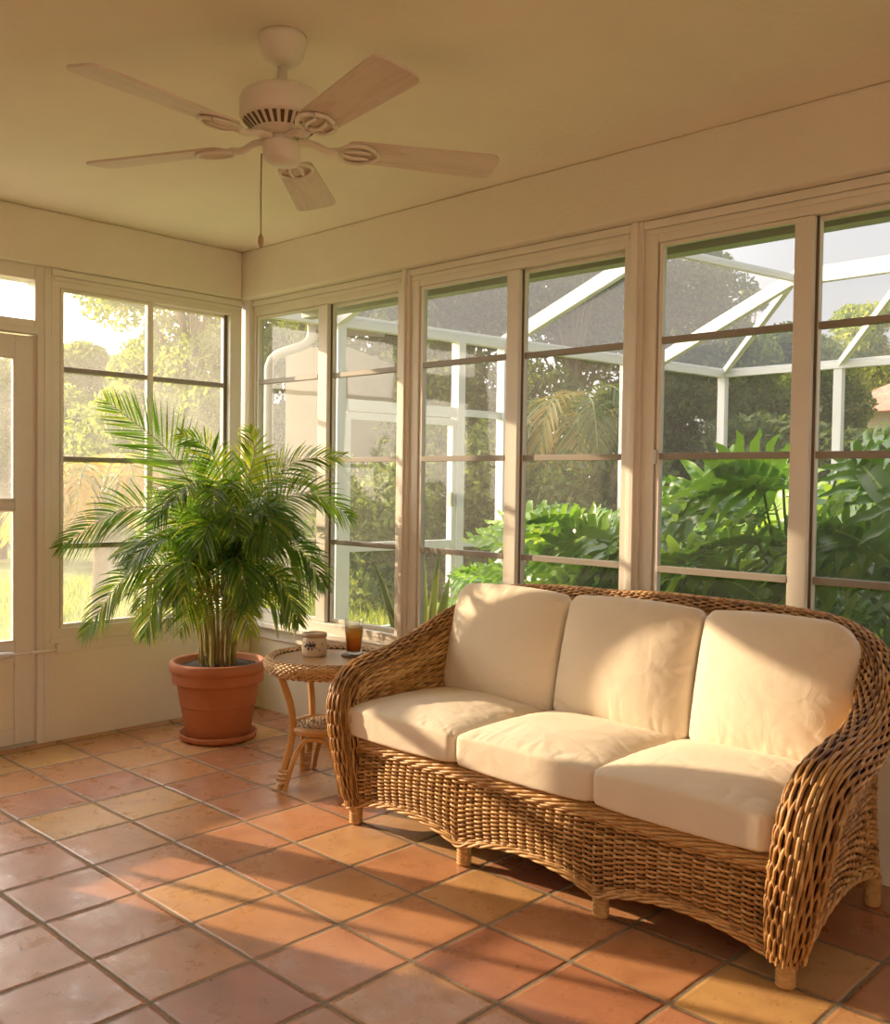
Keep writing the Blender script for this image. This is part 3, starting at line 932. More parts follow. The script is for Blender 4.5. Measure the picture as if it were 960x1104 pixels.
        MB().grid((pb - nb * (0.010 * side)).reshape(48, 30, 3)).build('panel_backing', M['wicker_back'], o)
        tt = np.linspace(-0.02, 1.0, 60)
        rp = outer(np.ones(60), tt) + np.array([-side * 0.012, -0.004, 0])
        MB().tube(rp, 0.020 + 0.0016 * (np.arange(60) % 2), 12, tone=0.45).build('rear_post', M['wicker'], o, smooth=True)
        mb = MB(); ss = np.linspace(0, 1, 40)
        braid(mb, outer(ss, 0 * ss) + np.array([side * 0.003, 0, 0]), 0.0085, 3)
        mb.build('lower_braid', M['wicker'], o, smooth=True)
    # seat deck and back panel
    MB().box(0.58, 2.25, 1.185, 1.80, 0.285, 0.318).build('seat_deck', M['wicker_back'], sofa, bevel=0.004)
    def backp(s, t):
        x = 0.60 + (2.23 - 0.60) * s
        z = 0.10 + (0.80 - 0.10) * t
        y = 1.80 + 0.07 * t + 0 * s
        return np.stack([x, y, z], -1)
    mb = MB()
    weave(mb, backp, 38, np.linspace(0.01, 0.99, 48), 0.0058, 0.0045, 0.0078, sub=3, sides=5)
    o = mb.build('back_panel', M['wicker'], sofa, smooth=True)
    S, TT = np.meshgrid(np.linspace(0, 1, 12), np.linspace(0, 1, 6), indexing='ij')
    MB().grid((backp(S.ravel(), TT.ravel()) + np.array([0, 0.006, 0])).reshape(12, 6, 3)).build('panel_backing', M['wicker_back'], o)
    # wrapped stub feet
    feet = [(x, 1.185) for x in (0.600, 1.150, 1.700, 2.268)] + [(2.243, 1.850), (0.637, 1.850)]
    for x, y in feet:
        mb = MB()
        n = 9
        prof = [(0.0, 0.0), (0.020, 0.0)]
        for k in range(n):
            z = 0.002 + k * 0.0105
            prof += [(0.0235, z + 0.0015), (0.0262, z + 0.0053), (0.0235, z + 0.009)]
        prof += [(0.0, 0.1)]
        mb.lathe(prof, (x, y, 0), 20, tone=0.7)
        mb.build('leg', M['wicker'], sofa, smooth=True)
    return sofa
make_sofa()

# ------------------------------------------------------------------ cushions
def cushion(name, label, cat, group, loc, size, rot, seed, crown, q, corner=0.0, corner_r=0.04, flat_bottom=False, arch=0.0):
    """plump cushion: rounded rectangle in plan, thickness falling smoothly to the rim, creased cloth"""
    w, dd, h = [s / 2 for s in size]
    n = 92
    a = np.sin(np.linspace(-1, 1, n) * PI / 2)
    U, V = np.meshgrid(a, a, indexing='ij')
    X, Y = U * w, V * dd
    # rounded plan corners
    for sx in (-1, 1):
        for sy in (-1, 1):
            r = corner_r if (sx == corner and sy == 1) else 0.038
            cx, cy = sx * (w - r), sy * (dd - r)
            dx, dy = (X - cx) * sx, (Y - cy) * sy
            m = (dx > 0) & (dy > 0)
            rr = np.sqrt(dx ** 2 + dy ** 2) + 1e-9
            f = np.where(m, np.maximum(dx, dy) / rr, 1.0)
            X = np.where(m, cx + (X - cx) * f, X); Y = np.where(m, cy + (Y - cy) * f, Y)
    if arch:
        Y = Y + arch * (1 - U ** 2) * np.clip(V, 0, 1)
    body = (np.clip(1 - U ** 2, 0, 1) * np.clip(1 - V ** 2, 0, 1)) ** q
    cr = (1 - np.abs(U) ** 2.2) * (1 - np.abs(V) ** 2.2)
    rim = np.maximum(np.abs(U), np.abs(V))
    mb = MB()
    for side in (1, -1):
        Z = side * (h * body + (0 if (flat_bottom and side < 0) else crown * cr))
        D = np.zeros_like(Z)
        for i in range(n):
            for j in range(n):
                x, y = X[i, j], Y[i, j]
                e = rim[i, j] ** 3
                a0 = mnoise.noise(Vector((x * 5 + seed * 7.1, y * 5, side * 3 + seed)))
                # gathers pulled in from the seams: fine across the edge, long away from it
                g = mnoise.noise(Vector((x * 26 + seed * 3.3, y * 4.0, seed * 1.7 + side)))
                g2 = mnoise.noise(Vector((x * 4.0, y * 24 + seed * 5.1, seed * 2.3 + side)))
                ev = abs(V[i, j]) ** 4; eu = abs(U[i, j]) ** 4
                fold = (1 - min(1, abs(g) * 4.0)) ** 2 * ev * (1 - eu) + (1 - min(1, abs(g2) * 4.0)) ** 2 * eu * (1 - ev)
                g3 = mnoise.noise(Vector((x * 7 + y * 9 + seed * 5.3, (x - y) * 2.4, seed * 2.7)))
                fold2 = (1 - min(1, abs(g3) * 6.0)) ** 2
                D[i, j] = 0.0045 * a0 - 0.0060 * fold - 0.0030 * fold2 * (0.4 + 0.6 * e)
        edge = 1 - rim ** 12
        Z = Z + side * D * edge
        P = np.stack([X, Y, Z], -1)
        mb.grid(P if side > 0 else P[:, ::-1])
    o = mb.build(name, M['fabric'], None, smooth=True)
    # weld the two halves along the seam
    import bmesh
    bm = bmesh.new(); bm.from_mesh(o.data)
    bmesh.ops.remove_doubles(bm, verts=bm.verts, dist=1e-5)
    bm.to_mesh(o.data); bm.free()
    o.location = loc; o.rotation_euler = rot
    tag(o, label, cat, group)
    return o

gs = 'cream seat cushions on the wicker sofa'
gb = 'cream back cushions on the wicker sofa'
seat_w = 0.556
for k, (x, txt) in enumerate(((0.862, 'plump cream seat cushion on the sofa, next to the side table end'),
                              (1.416, 'plump cream seat cushion on the sofa, in the middle between two others'),
                              (1.962, 'plump cream seat cushion on the sofa, at the near right arm'))):
    cushion('seat_cushion', txt, 'cushion', gs, (x, 1.405, 0.395), (seat_w, 0.55, 0.140), (0, 0, 0), 1.3 + k * 2.1, 0.022, 0.085, flat_bottom=True)
for k, (x, wd, txt, cn) in enumerate(((0.885, 0.545, 'cream back cushion with palm frond shadows, leaning at the left end of the sofa', -1),
                                  (1.445, 0.545, 'cream back cushion leaning in the middle of the sofa back', 0),
                                  (1.985, 0.52, 'cream back cushion with a rounded outer corner beside the right sofa arm', 1))):
    # local y = height, z = thickness facing the room
    cushion('back_cushion', txt, 'cushion', gb, (x, 1.70, 0.648), (wd, 0.445, 0.150), (math.radians(76), 0, 0), 9.2 + k * 3.7, 0.030, 0.22,
            corner=cn, corner_r=0.12 if cn == 1 else 0.06, arch=0.012)

# ------------------------------------------------------------------ side table
def make_table():
    cx, cy = 0.130, 1.430
    ZT = 0.53
    R = 0.266
    t = thing('side_table', (cx, cy, 0), 'round rattan side table with woven rim and bent cane legs beside the sofa', 'table')
    MB().lathe([(0, ZT - 0.02), (0.236, ZT - 0.02), (0.236, ZT - 0.006), (0.232, ZT - 0.002), (0, ZT - 0.002)], (cx, cy, 0), 64).build('tabletop', M['table_top'], t, smooth=False)
    rim_prof = np.array([(0.230, 0.001), (0.240, 0.010), (0.252, 0.010), (0.262, 0.001), (0.2665, -0.012), (0.265, -0.026), (0.259, -0.040), (0.250, -0.050)])
    tl = np.linspace(0, 1, len(rim_prof))
    def rim(s, u):
        a = 2 * PI * s
        r = np.interp(u, tl, rim_prof[:, 0]); z = np.interp(u, tl, rim_prof[:, 1])
        return np.stack([cx + r * np.cos(a), cy + r * np.sin(a), ZT + z], -1)
    mb = MB()
    p0, n0 = surf_normals(rim, np.array([0.0]), np.array([0.6]))
    fs = 1.0 if n0[0][0] > 0 else -1.0
    weave(mb, rim, 108, np.linspace(0.02, 1, 13), 0.0024, 0.0028, 0.0044, sub=4, closed=True, flipn=fs, jit=0.0004)
    o = mb.build('woven_rim', M['wicker_tan'], t, smooth=True)
    MB().lathe([(0.228, ZT - 0.002)] + [(a - 0.004, ZT + b - 0.002) for a, b in rim_prof] + [(0.225, ZT - 0.046)], (cx, cy, 0), 64).build('rim_core', M['wicker_back'], o, smooth=True)
    # legs
    ang0 = math.radians(-105)
    angs = [ang0 + k * PI / 2 for k in range(4)]
    for a in angs:
        d = np.array([math.cos(a), math.sin(a), 0]); sd = np.array([-d[1], d[0], 0])
        c = np.array([cx, cy, 0.0])
        pts = [c + d * 0.222 + np.array([0, 0, 0.495]), c + d * 0.200 + np.array([0, 0, 0.44]), c + d * 0.172 + np.array([0, 0, 0.36]), c + d * 0.158 + np.array([0, 0, 0.28]),
               c + d * 0.163 + np.array([0, 0, 0.20]), c + d * 0.188 + np.array([0, 0, 0.10]), c + d * 0.214 + np.array([0, 0, 0.0])]
        leg = MB().tube(catmull(pts, 28), 0.0145, 12).build('leg', M['rattan'], t, smooth=True)
        q = catmull(pts, 28)
        mb = MB()
        for z in (0.035, 0.05, 0.065):
            j = int(np.argmin(np.abs(q[:, 2] - z)))
            mb.tube([q[j] - np.array([0, 0, 0.008]) + sd * 0.012, q[j] + np.array([0, 0, 0.008]) + sd * 0.012], 0.026, 14)
        mb.build('leg_binding', M['rattan_wrap'], leg, smooth=True)
    for k in range(4):
        # hoop: from the foot up, under the shelf and down to the next foot
        a, b = angs[k], angs[(k + 1) % 4]
        pts = []
        for f, rr, z in ((0.09, 0.205, 0.0), (0.12, 0.186, 0.08), (0.19, 0.160, 0.165), (0.30, 0.142, 0.205), (0.5, 0.135, 0.213), (0.70, 0.142, 0.205), (0.81, 0.160, 0.165), (0.88, 0.186, 0.08), (0.91, 0.205, 0.0)):
            aa = a + (PI / 2) * f
            pts.append((cx + rr * math.cos(aa), cy + rr * math.sin(aa), z))
        MB().tube(catmull(pts, 44), 0.0105, 10).build('hoop', M['rattan'], t, smooth=True)
    # low shelf: cane ring and a woven mat
    rr = 0.146
    ring = [(cx + rr * math.cos(a), cy + rr * math.sin(a), 0.242) for a in np.arange(48) * 2 * PI / 48]
    sh = MB().lathe([(0, 0.236), (0.14, 0.236), (0.14, 0.25), (0, 0.256)], (cx, cy, 0), 40).build('shelf', M['wicker_back'], t, smooth=True)
    MB().tube(ring, 0.0165, 12, closed=True).build('shelf_ring', M['rattan'], sh, smooth=True)
    def mat(s, u):
        a = 2 * PI * s; r = 0.02 + 0.122 * u
        return np.stack([cx + r * np.cos(a), cy + r * np.sin(a), 0.262 - 0.02 * u ** 2 + 0 * s], -1)
    mb = MB()
    p0, n0 = surf_normals(mat, np.array([0.0]), np.array([0.6]))
    weave(mb, mat, 36, np.linspace(0, 1.06, 11), 0.003, 0.0034, 0.0072, closed=True, flipn=1.0 if n0[0][2] > 0 else -1.0)
    mb.build('shelf_weave', M['wicker_tan'], sh, smooth=True)
    return t
make_table()
ZT = 0.528

# coaster, glass, tea, ice, jar
GX, GY = 0.163, 1.545
tag(MB().lathe([(0, ZT), (0.050, ZT), (0.054, ZT + 0.002), (0.054, ZT + 0.006), (0.050, ZT + 0.008), (0, ZT + 0.008)], (GX, GY, 0), 40).build('coaster', M['coaster'], None, smooth=False),
    'dark brown round coaster under the glass of tea', 'coaster')
zg = ZT + 0.0085
g = thing('drinking_glass', (GX, GY, zg), 'tall clear tumbler of amber iced tea on the dark coaster', 'glass')
MB().lathe([(0, 0.0), (0.030, 0.0), (0.0325, 0.003), (0.0345, 0.05), (0.0420, 0.148), (0.0425, 0.1495), (0.0412, 0.1500), (0.0402, 0.148), (0.0326, 0.05), (0.0300, 0.014), (0.0, 0.011)],
           (GX, GY, zg), 48).build('tumbler', M['glass'], g, smooth=True)
MB().lathe([(0, 0.0113), (0.0302, 0.0143), (0.0328, 0.05), (0.0372, 0.1), (0.0389, 0.118), (0.0, 0.118)], (GX, GY, zg), 40).build('iced_tea', M['tea'], g, smooth=True)
gi = 'ice cubes in the iced tea'
for k, (dx, dy, dz, a) in enumerate(((0.010, -0.012, 0.098, 0.4), (-0.014, 0.006, 0.106, 1.2), (0.010, 0.016, 0.112, 2.0), (-0.006, -0.018, 0.080, 2.6))):
    o = MB().box(-0.011, 0.011, -0.011, 0.011, -0.010, 0.010).build('ice_cube', M['ice'], None, smooth=True, bevel=0.004, bseg=3)
    o.location = (GX + dx, GY + dy, zg + dz - 0.006); o.rotation_euler = (0.3 * k, 0.25, a)
    tag(o, 'rounded ice cube floating in the glass of iced tea', 'ice cube', gi)

JX, JY = 0.036, 1.432
j = thing('ceramic_jar', (JX, JY, ZT), 'small squat cream stoneware jar with dark painted blotches on the side table', 'jar')
MB().lathe([(0, 0.0), (0.046, 0.0), (0.0525, 0.006), (0.0545, 0.03), (0.0535, 0.062), (0.0500, 0.078), (0.0490, 0.080), (0, 0.080)], (JX, JY, ZT), 48).build('jar_body', M['ceramic'], j, smooth=True)
MB().lathe([(0, 0.0815), (0.051, 0.0815), (0.0535, 0.084), (0.0535, 0.094), (0.051, 0.098), (0.046, 0.098), (0.044, 0.0945), (0, 0.0945)], (JX, JY, ZT), 48).build('lid', M['ceramic_rim'], j, smooth=True)
vd = math.atan2(CAMP[1] - JY, CAMP[0] - JX)
mb = MB()
def blot(da, z, r):
    n = 14
    pts = []
    for i in range(n):
        a = 2 * PI * i / n
        rr = r * (1 + 0.28 * math.sin(3 * a + da * 9))
        aa = vd + da + rr * math.cos(a) / 0.0545
        pts.append((JX + 0.0552 * math.cos(aa), JY + 0.0552 * math.sin(aa), ZT + z + rr * math.sin(a)))
    mb.add(pts, faces=[tuple(range(n))])
for da, z, r in ((-0.62, 0.052, 0.007), (-0.50, 0.036, 0.006), (-0.34, 0.050, 0.0095), (-0.20, 0.036, 0.005), (-0.05, 0.052, 0.0085), (-0.42, 0.064, 0.004), (0.10, 0.040, 0.0035), (0.40, 0.030, 0.0035), (0.62, 0.056, 0.0035), (-0.8, 0.045, 0.006), (0.30, 0.036, 0.002), (-0.12, 0.064, 0.0035)):
    blot(da, z, r)
mb.build('painted_motif', M['ink'], j)

# ------------------------------------------------------------------ potted palm
PX, PY = -0.797, 1.496
tag(MB().lathe([(0, 0.001), (0.165, 0.001), (0.186, 0.012), (0.192, 0.034), (0.189, 0.038), (0.181, 0.036), (0.172, 0.016), (0, 0.012)], (PX, PY, 0), 64).build('plant_saucer', M['terracotta'], None, smooth=True),
    'round terracotta saucer under the big palm pot on the floor', 'saucer')
PZ = 0.013
palm = thing('potted_palm', (PX, PY, PZ), 'tall bushy areca palm in a terracotta pot in the window corner', 'potted plant')
pot = MB().lathe([(0, 0.0), (0.148, 0.0), (0.156, 0.006), (0.180, 0.155), (0.1815, 0.158), (0.1835, 0.159), (0.186, 0.168), (0.199, 0.262), (0.2035, 0.268), (0.221, 0.272), (0.2235, 0.282), (0.2225, 0.318),
            (0.2245, 0.324), (0.233, 0.330), (0.2365, 0.345), (0.2355, 0.366), (0.228, 0.376), (0.214, 0.376), (0.207, 0.366), (0.203, 0.33), (0.0, 0.33)], (PX, PY, PZ), 72)
pot.build('pot', M['terracotta'], palm, smooth=True)
sm = MB()
sr = np.linspace(0, 1, 10)
P = np.zeros((10, 40, 3))
for i, r in enumerate(sr):
    for k in range(40):
        a = 2 * PI * k / 40
        P[i, k] = (PX + 0.206 * r * math.cos(a), PY + 0.206 * r * math.sin(a), PZ + 0.345 + 0.012 * mnoise.noise(Vector((r * 4 * math.cos(a), r * 4 * math.sin(a), 3))) + 0.012 * (1 - r))
sm.grid(P, cv=True).build('soil', M['soil'], palm, smooth=True)

VR = np.array([0.7232, 0.6907, 0.0])    # right as seen from the camera
VD = np.array([-0.6907, 0.7232, 0.0])   # away from the camera
UP = np.array([0, 0, 1.0])

def frond_mesh(mb_r, mb_l, pts, nrm, llen, npairs=50, lw=0.0088, start=0.22, droop=0.25, rr=0.0045, tone=0.45, tv=0.15, ang=(62, 28), stiff=0.0):
    """pinnate frond: rachis through pts, leaflets on both sides"""
    C = catmull(pts, 60)
    T = np.gradient(C, axis=0); T /= np.linalg.norm(T, axis=1)[:, None]
    rad = np.linspace(rr, rr * 0.3, 60)
    mb_r.tube(C, rad, 5, tone=0.75)
    nrm = np.asarray(nrm, float)
    for i in range(npairs):
        f = start + (1 - start) * (i + 0.5) / npairs
        for side in (-1, 1):
            ff = min(0.999, f + rng.normal(0, 0.004))
            x = ff * 59; i0 = int(x)
            c = C[i0] + (C[min(59, i0 + 1)] - C[i0]) * (x - i0)
            t = T[i0]
            s = np.cross(t, nrm); s /= np.linalg.norm(s) + 1e-9
            n2 = np.cross(s, t)
            g = (f - start) / (1 - start)
            a = math.radians(ang[0] + (ang[1] - ang[0]) * g + rng.normal(0, 3))
            prof = math.sin(PI * min(1, 0.16 + 0.80 * g)) ** 0.75
            ln = llen * max(0.25, prof) * rng.uniform(0.92, 1.06)
            d = t * math.cos(a) + side * s * math.sin(a) + n2 * 0.22
            d /= np.linalg.norm(d)
            k = 6
            u = np.linspace(0, 1, k)
            dr = droop * rng.uniform(0.7, 1.3)
            cen = c + d * (ln * u)[:, None] - UP * (dr * ln * u ** 2)[:, None]
            wdir = np.cross(d, n2); wdir /= np.linalg.norm(wdir) + 1e-9
            tw = rng.normal(0, 0.25)
            wdir = wdir * math.cos(tw) + n2 * math.sin(tw)
            wd = lw * 0.5 * np.array([0.35, 0.9, 1.0, 0.85, 0.55, 0.05])
            Pm = np.stack([cen - wdir * wd[:, None], cen + n2 * (wd * 0.35)[:, None] * -1, cen + wdir * wd[:, None]], 1)
            tn = np.clip(tone + rng.normal(0, tv) + 0.12 * u ** 2, 0, 1)
            mb_l.grid(Pm, tone=tn[:, None] * np.ones((1, 3)))

def px(x, y, d=0.0):
    """point beside the palm given as offsets right / up (metres) and depth away from the camera"""
    return np.array([PX, PY, 0]) + VR * x + UP * y + VD * d
def pv(a, b, d=0.0):
    return px((a - 235.5) / 217.0, (698 - b) / 217.0 + 0.45, d)

FR = []   # (start angle/pos, control pts, face normal, leaflet length, tone)
TOC = -VD
# the fronds that draw the outline
FR += [
 ([pv(238, 640), pv(222, 560, -0.02), pv(186, 492, -0.05), pv(118, 436, -0.06)], TOC * 1.0 + VR * 0.1 + UP * 0.25, 0.27, 0.42, 0.02),
 ([pv(232, 650), pv(205, 575, -0.06), pv(150, 548, -0.12), pv(76, 590, -0.14)], TOC * 0.9 + UP * 0.5, 0.23, 0.42, 0.35),
 ([pv(228, 655), pv(196, 612, -0.10), pv(150, 618, -0.16), pv(102, 682, -0.16)], TOC * 0.8 + UP * 0.6, 0.17, 0.46, 0.5),
 ([pv(230, 655), pv(205, 620, -0.16), pv(186, 632, -0.22), pv(172, 678, -0.24)], TOC * 0.7 + UP * 0.7, 0.16, 0.52, 0.6),
 ([pv(245, 640), pv(272, 545, 0.0), pv(312, 500, 0.02), pv(366, 490, 0.05)], TOC * 0.8 + UP * 0.6, 0.22, 0.52, 0.4),
 ([pv(246, 645), pv(285, 560, -0.05), pv(330, 530, -0.08), pv(378, 556, -0.06)], TOC * 0.8 + UP * 0.6, 0.22, 0.42, 0.4),
 ([pv(246, 650), pv(290, 590, -0.08), pv(325, 590, -0.12), pv(352, 628, -0.12)], TOC * 0.7 + UP * 0.7, 0.18, 0.34, 0.5),
 ([pv(244, 655), pv(282, 620, -0.06), pv(306, 625, -0.08), pv(324, 668, -0.08)], TOC * 0.7 + UP * 0.7, 0.16, 0.40, 0.5),
 ([pv(242, 630), pv(256, 540, 0.05), pv(270, 490, 0.05), pv(266, 462, 0.0)], TOC * 0.9 + UP * 0.2, 0.22, 0.70, 0.3),
 ([pv(240, 630), pv(240, 540, 0.0), pv(228, 488, -0.06), pv(200, 470, -0.12)], TOC * 0.9 + UP * 0.3, 0.21, 0.50, 0.3),
 ([pv(240, 640), pv(250, 560, -0.12), pv(262, 520, -0.25), pv(268, 540, -0.36)], TOC * 0.6 + UP * 0.8, 0.22, 0.42, 0.5),
 ([pv(236, 645), pv(220, 570, -0.14), pv(205, 535, -0.28), pv(190, 560, -0.38)], TOC * 0.6 + UP * 0.8, 0.22, 0.36, 0.5),
 ([pv(240, 648), pv(245, 585, -0.18), pv(242, 560, -0.30), pv(236, 590, -0.42)], TOC * 0.5 + UP * 0.9, 0.22, 0.30, 0.6),
 ([pv(244, 645), pv(270, 575, -0.16), pv(292, 550, -0.26), pv(312, 580, -0.34)], TOC * 0.6 + UP * 0.8, 0.22, 0.34, 0.5),
 ([pv(242, 650), pv(258, 605, -0.18), pv(270, 600, -0.28), pv(282, 640, -0.34)], TOC * 0.6 + UP * 0.8, 0.17, 0.36, 0.6),
 ([pv(236, 650), pv(222, 605, -0.18), pv(214, 600, -0.28), pv(206, 640, -0.34)], TOC * 0.6 + UP * 0.8, 0.17, 0.40, 0.6),
 ([pv(238, 640), pv(214, 560, 0.10), pv(180, 530, 0.2), pv(132, 560, 0.28)], TOC * 0.6 + UP * 0.8, 0.22, 0.55, 0.5),
 ([pv(243, 640), pv(275, 540, 0.12), pv(310, 515, 0.22), pv(345, 545, 0.28)], TOC * 0.6 + UP * 0.8, 0.22, 0.55, 0.5),
 ([pv(240, 640), pv(250, 540, 0.14), pv(262, 500, 0.26), pv(282, 510, 0.36)], TOC * 0.6 + UP * 0.8, 0.22, 0.55, 0.5),
 ([pv(240, 640), pv(225, 545, 0.14), pv(210, 505, 0.24), pv(196, 520, 0.34)], TOC * 0.6 + UP * 0.8, 0.22, 0.62, 0.5),
 ([pv(243, 650), pv(268, 600, 0.10), pv(295, 590, 0.18), pv(318, 625, 0.22)], TOC * 0.5 + UP * 0.9, 0.18, 0.50, 0.5),
 ([pv(234, 650), pv(205, 600, 0.06), pv(176, 585, 0.10), pv(140, 620, 0.12)], TOC * 0.6 + UP * 0.8, 0.18, 0.45, 0.5),
]
for k in range(20):   # inner, shorter fronds that fill the middle
    a = k * 2.39996 + 0.3
    rx, ry = math.cos(a), math.sin(a)
    hh = rng.uniform(0.95, 1.30); rr_ = rng.uniform(0.22, 0.42)
    b = px(rx * 0.05, 0.70, ry * 0.05)
    FR.append(([b, px(rx * rr_ * 0.4, hh - 0.12, ry * rr_ * 0.4), px(rx * rr_ * 0.75, hh, ry * rr_ * 0.75), px(rx * rr_ * 1.25, hh - 0.10, ry * rr_ * 1.25)],
               TOC * 0.4 + UP, 0.20, rng.uniform(0.25, 0.5), 0.5))
for pts, nrm, ll, tone, dr in FR:
    mr, ml = MB(), MB()
    frond_mesh(mr, ml, pts, nrm, ll, droop=dr * 0.8, tone=tone)
    fo = ml.build('frond', M['palm'], palm, smooth=True)
    mr.build('frond_stem', M['cane'], fo, smooth=True)
# canes rising from the soil
for k in range(20):
    a = k * 2.4; r0 = 0.012 + 0.085 * math.sqrt((k + 0.5) / 20)
    rx, ry = math.cos(a), math.sin(a)
    top = 0.40 + rng.uniform(0.34, 0.58)
    lean = 1.1 + rng.uniform(0, 0.7)
    pts = [px(rx * r0, PZ + 0.34, ry * r0), px(rx * r0 * 1.05, 0.50, ry * r0 * 1.05), px(rx * r0 * 1.2 * lean ** 0.5, 0.65, ry * r0 * 1.2), px(rx * r0 * 1.4 * lean, top + 0.02, ry * r0 * 1.4 * lean)]
    C = catmull(pts, 24)
    rad = 0.0095 * np.linspace(1.05, 0.5, 24) * rng.uniform(0.7, 1.2) * (1 + 0.12 * (np.arange(24) % 6 == 0))
    MB().tube(C, rad, 8, tone=np.clip(rng.uniform(0.15, 0.6) + 0.5 * np.linspace(0, 1, 24), 0, 1)).build('cane', M['cane'], palm, smooth=True)
# thin grassy side shoots round the base
for k in range(22):
    a = k * 2.39996 + rng.uniform(-0.3, 0.3); rx, ry = math.cos(a), math.sin(a)
    e = rng.uniform(0.16, 0.34); zt = rng.uniform(0.70, 0.90)
    pts = [px(rx * 0.08, 0.42, ry * 0.08), px(rx * 0.12, 0.60, ry * 0.12), px(rx * e, zt, ry * e), px(rx * (e + 0.14), zt - 0.14, ry * (e + 0.14))]
    mr, ml = MB(), MB()
    frond_mesh(mr, ml, pts, TOC * 0.5 + UP * 0.7, 0.15, npairs=22, lw=0.009, start=0.3, droop=0.6, rr=0.003, tone=0.6)
    fo = ml.build('frond', M['palm'], palm, smooth=True)
    mr.build('frond_stem', M['cane'], fo, smooth=True)

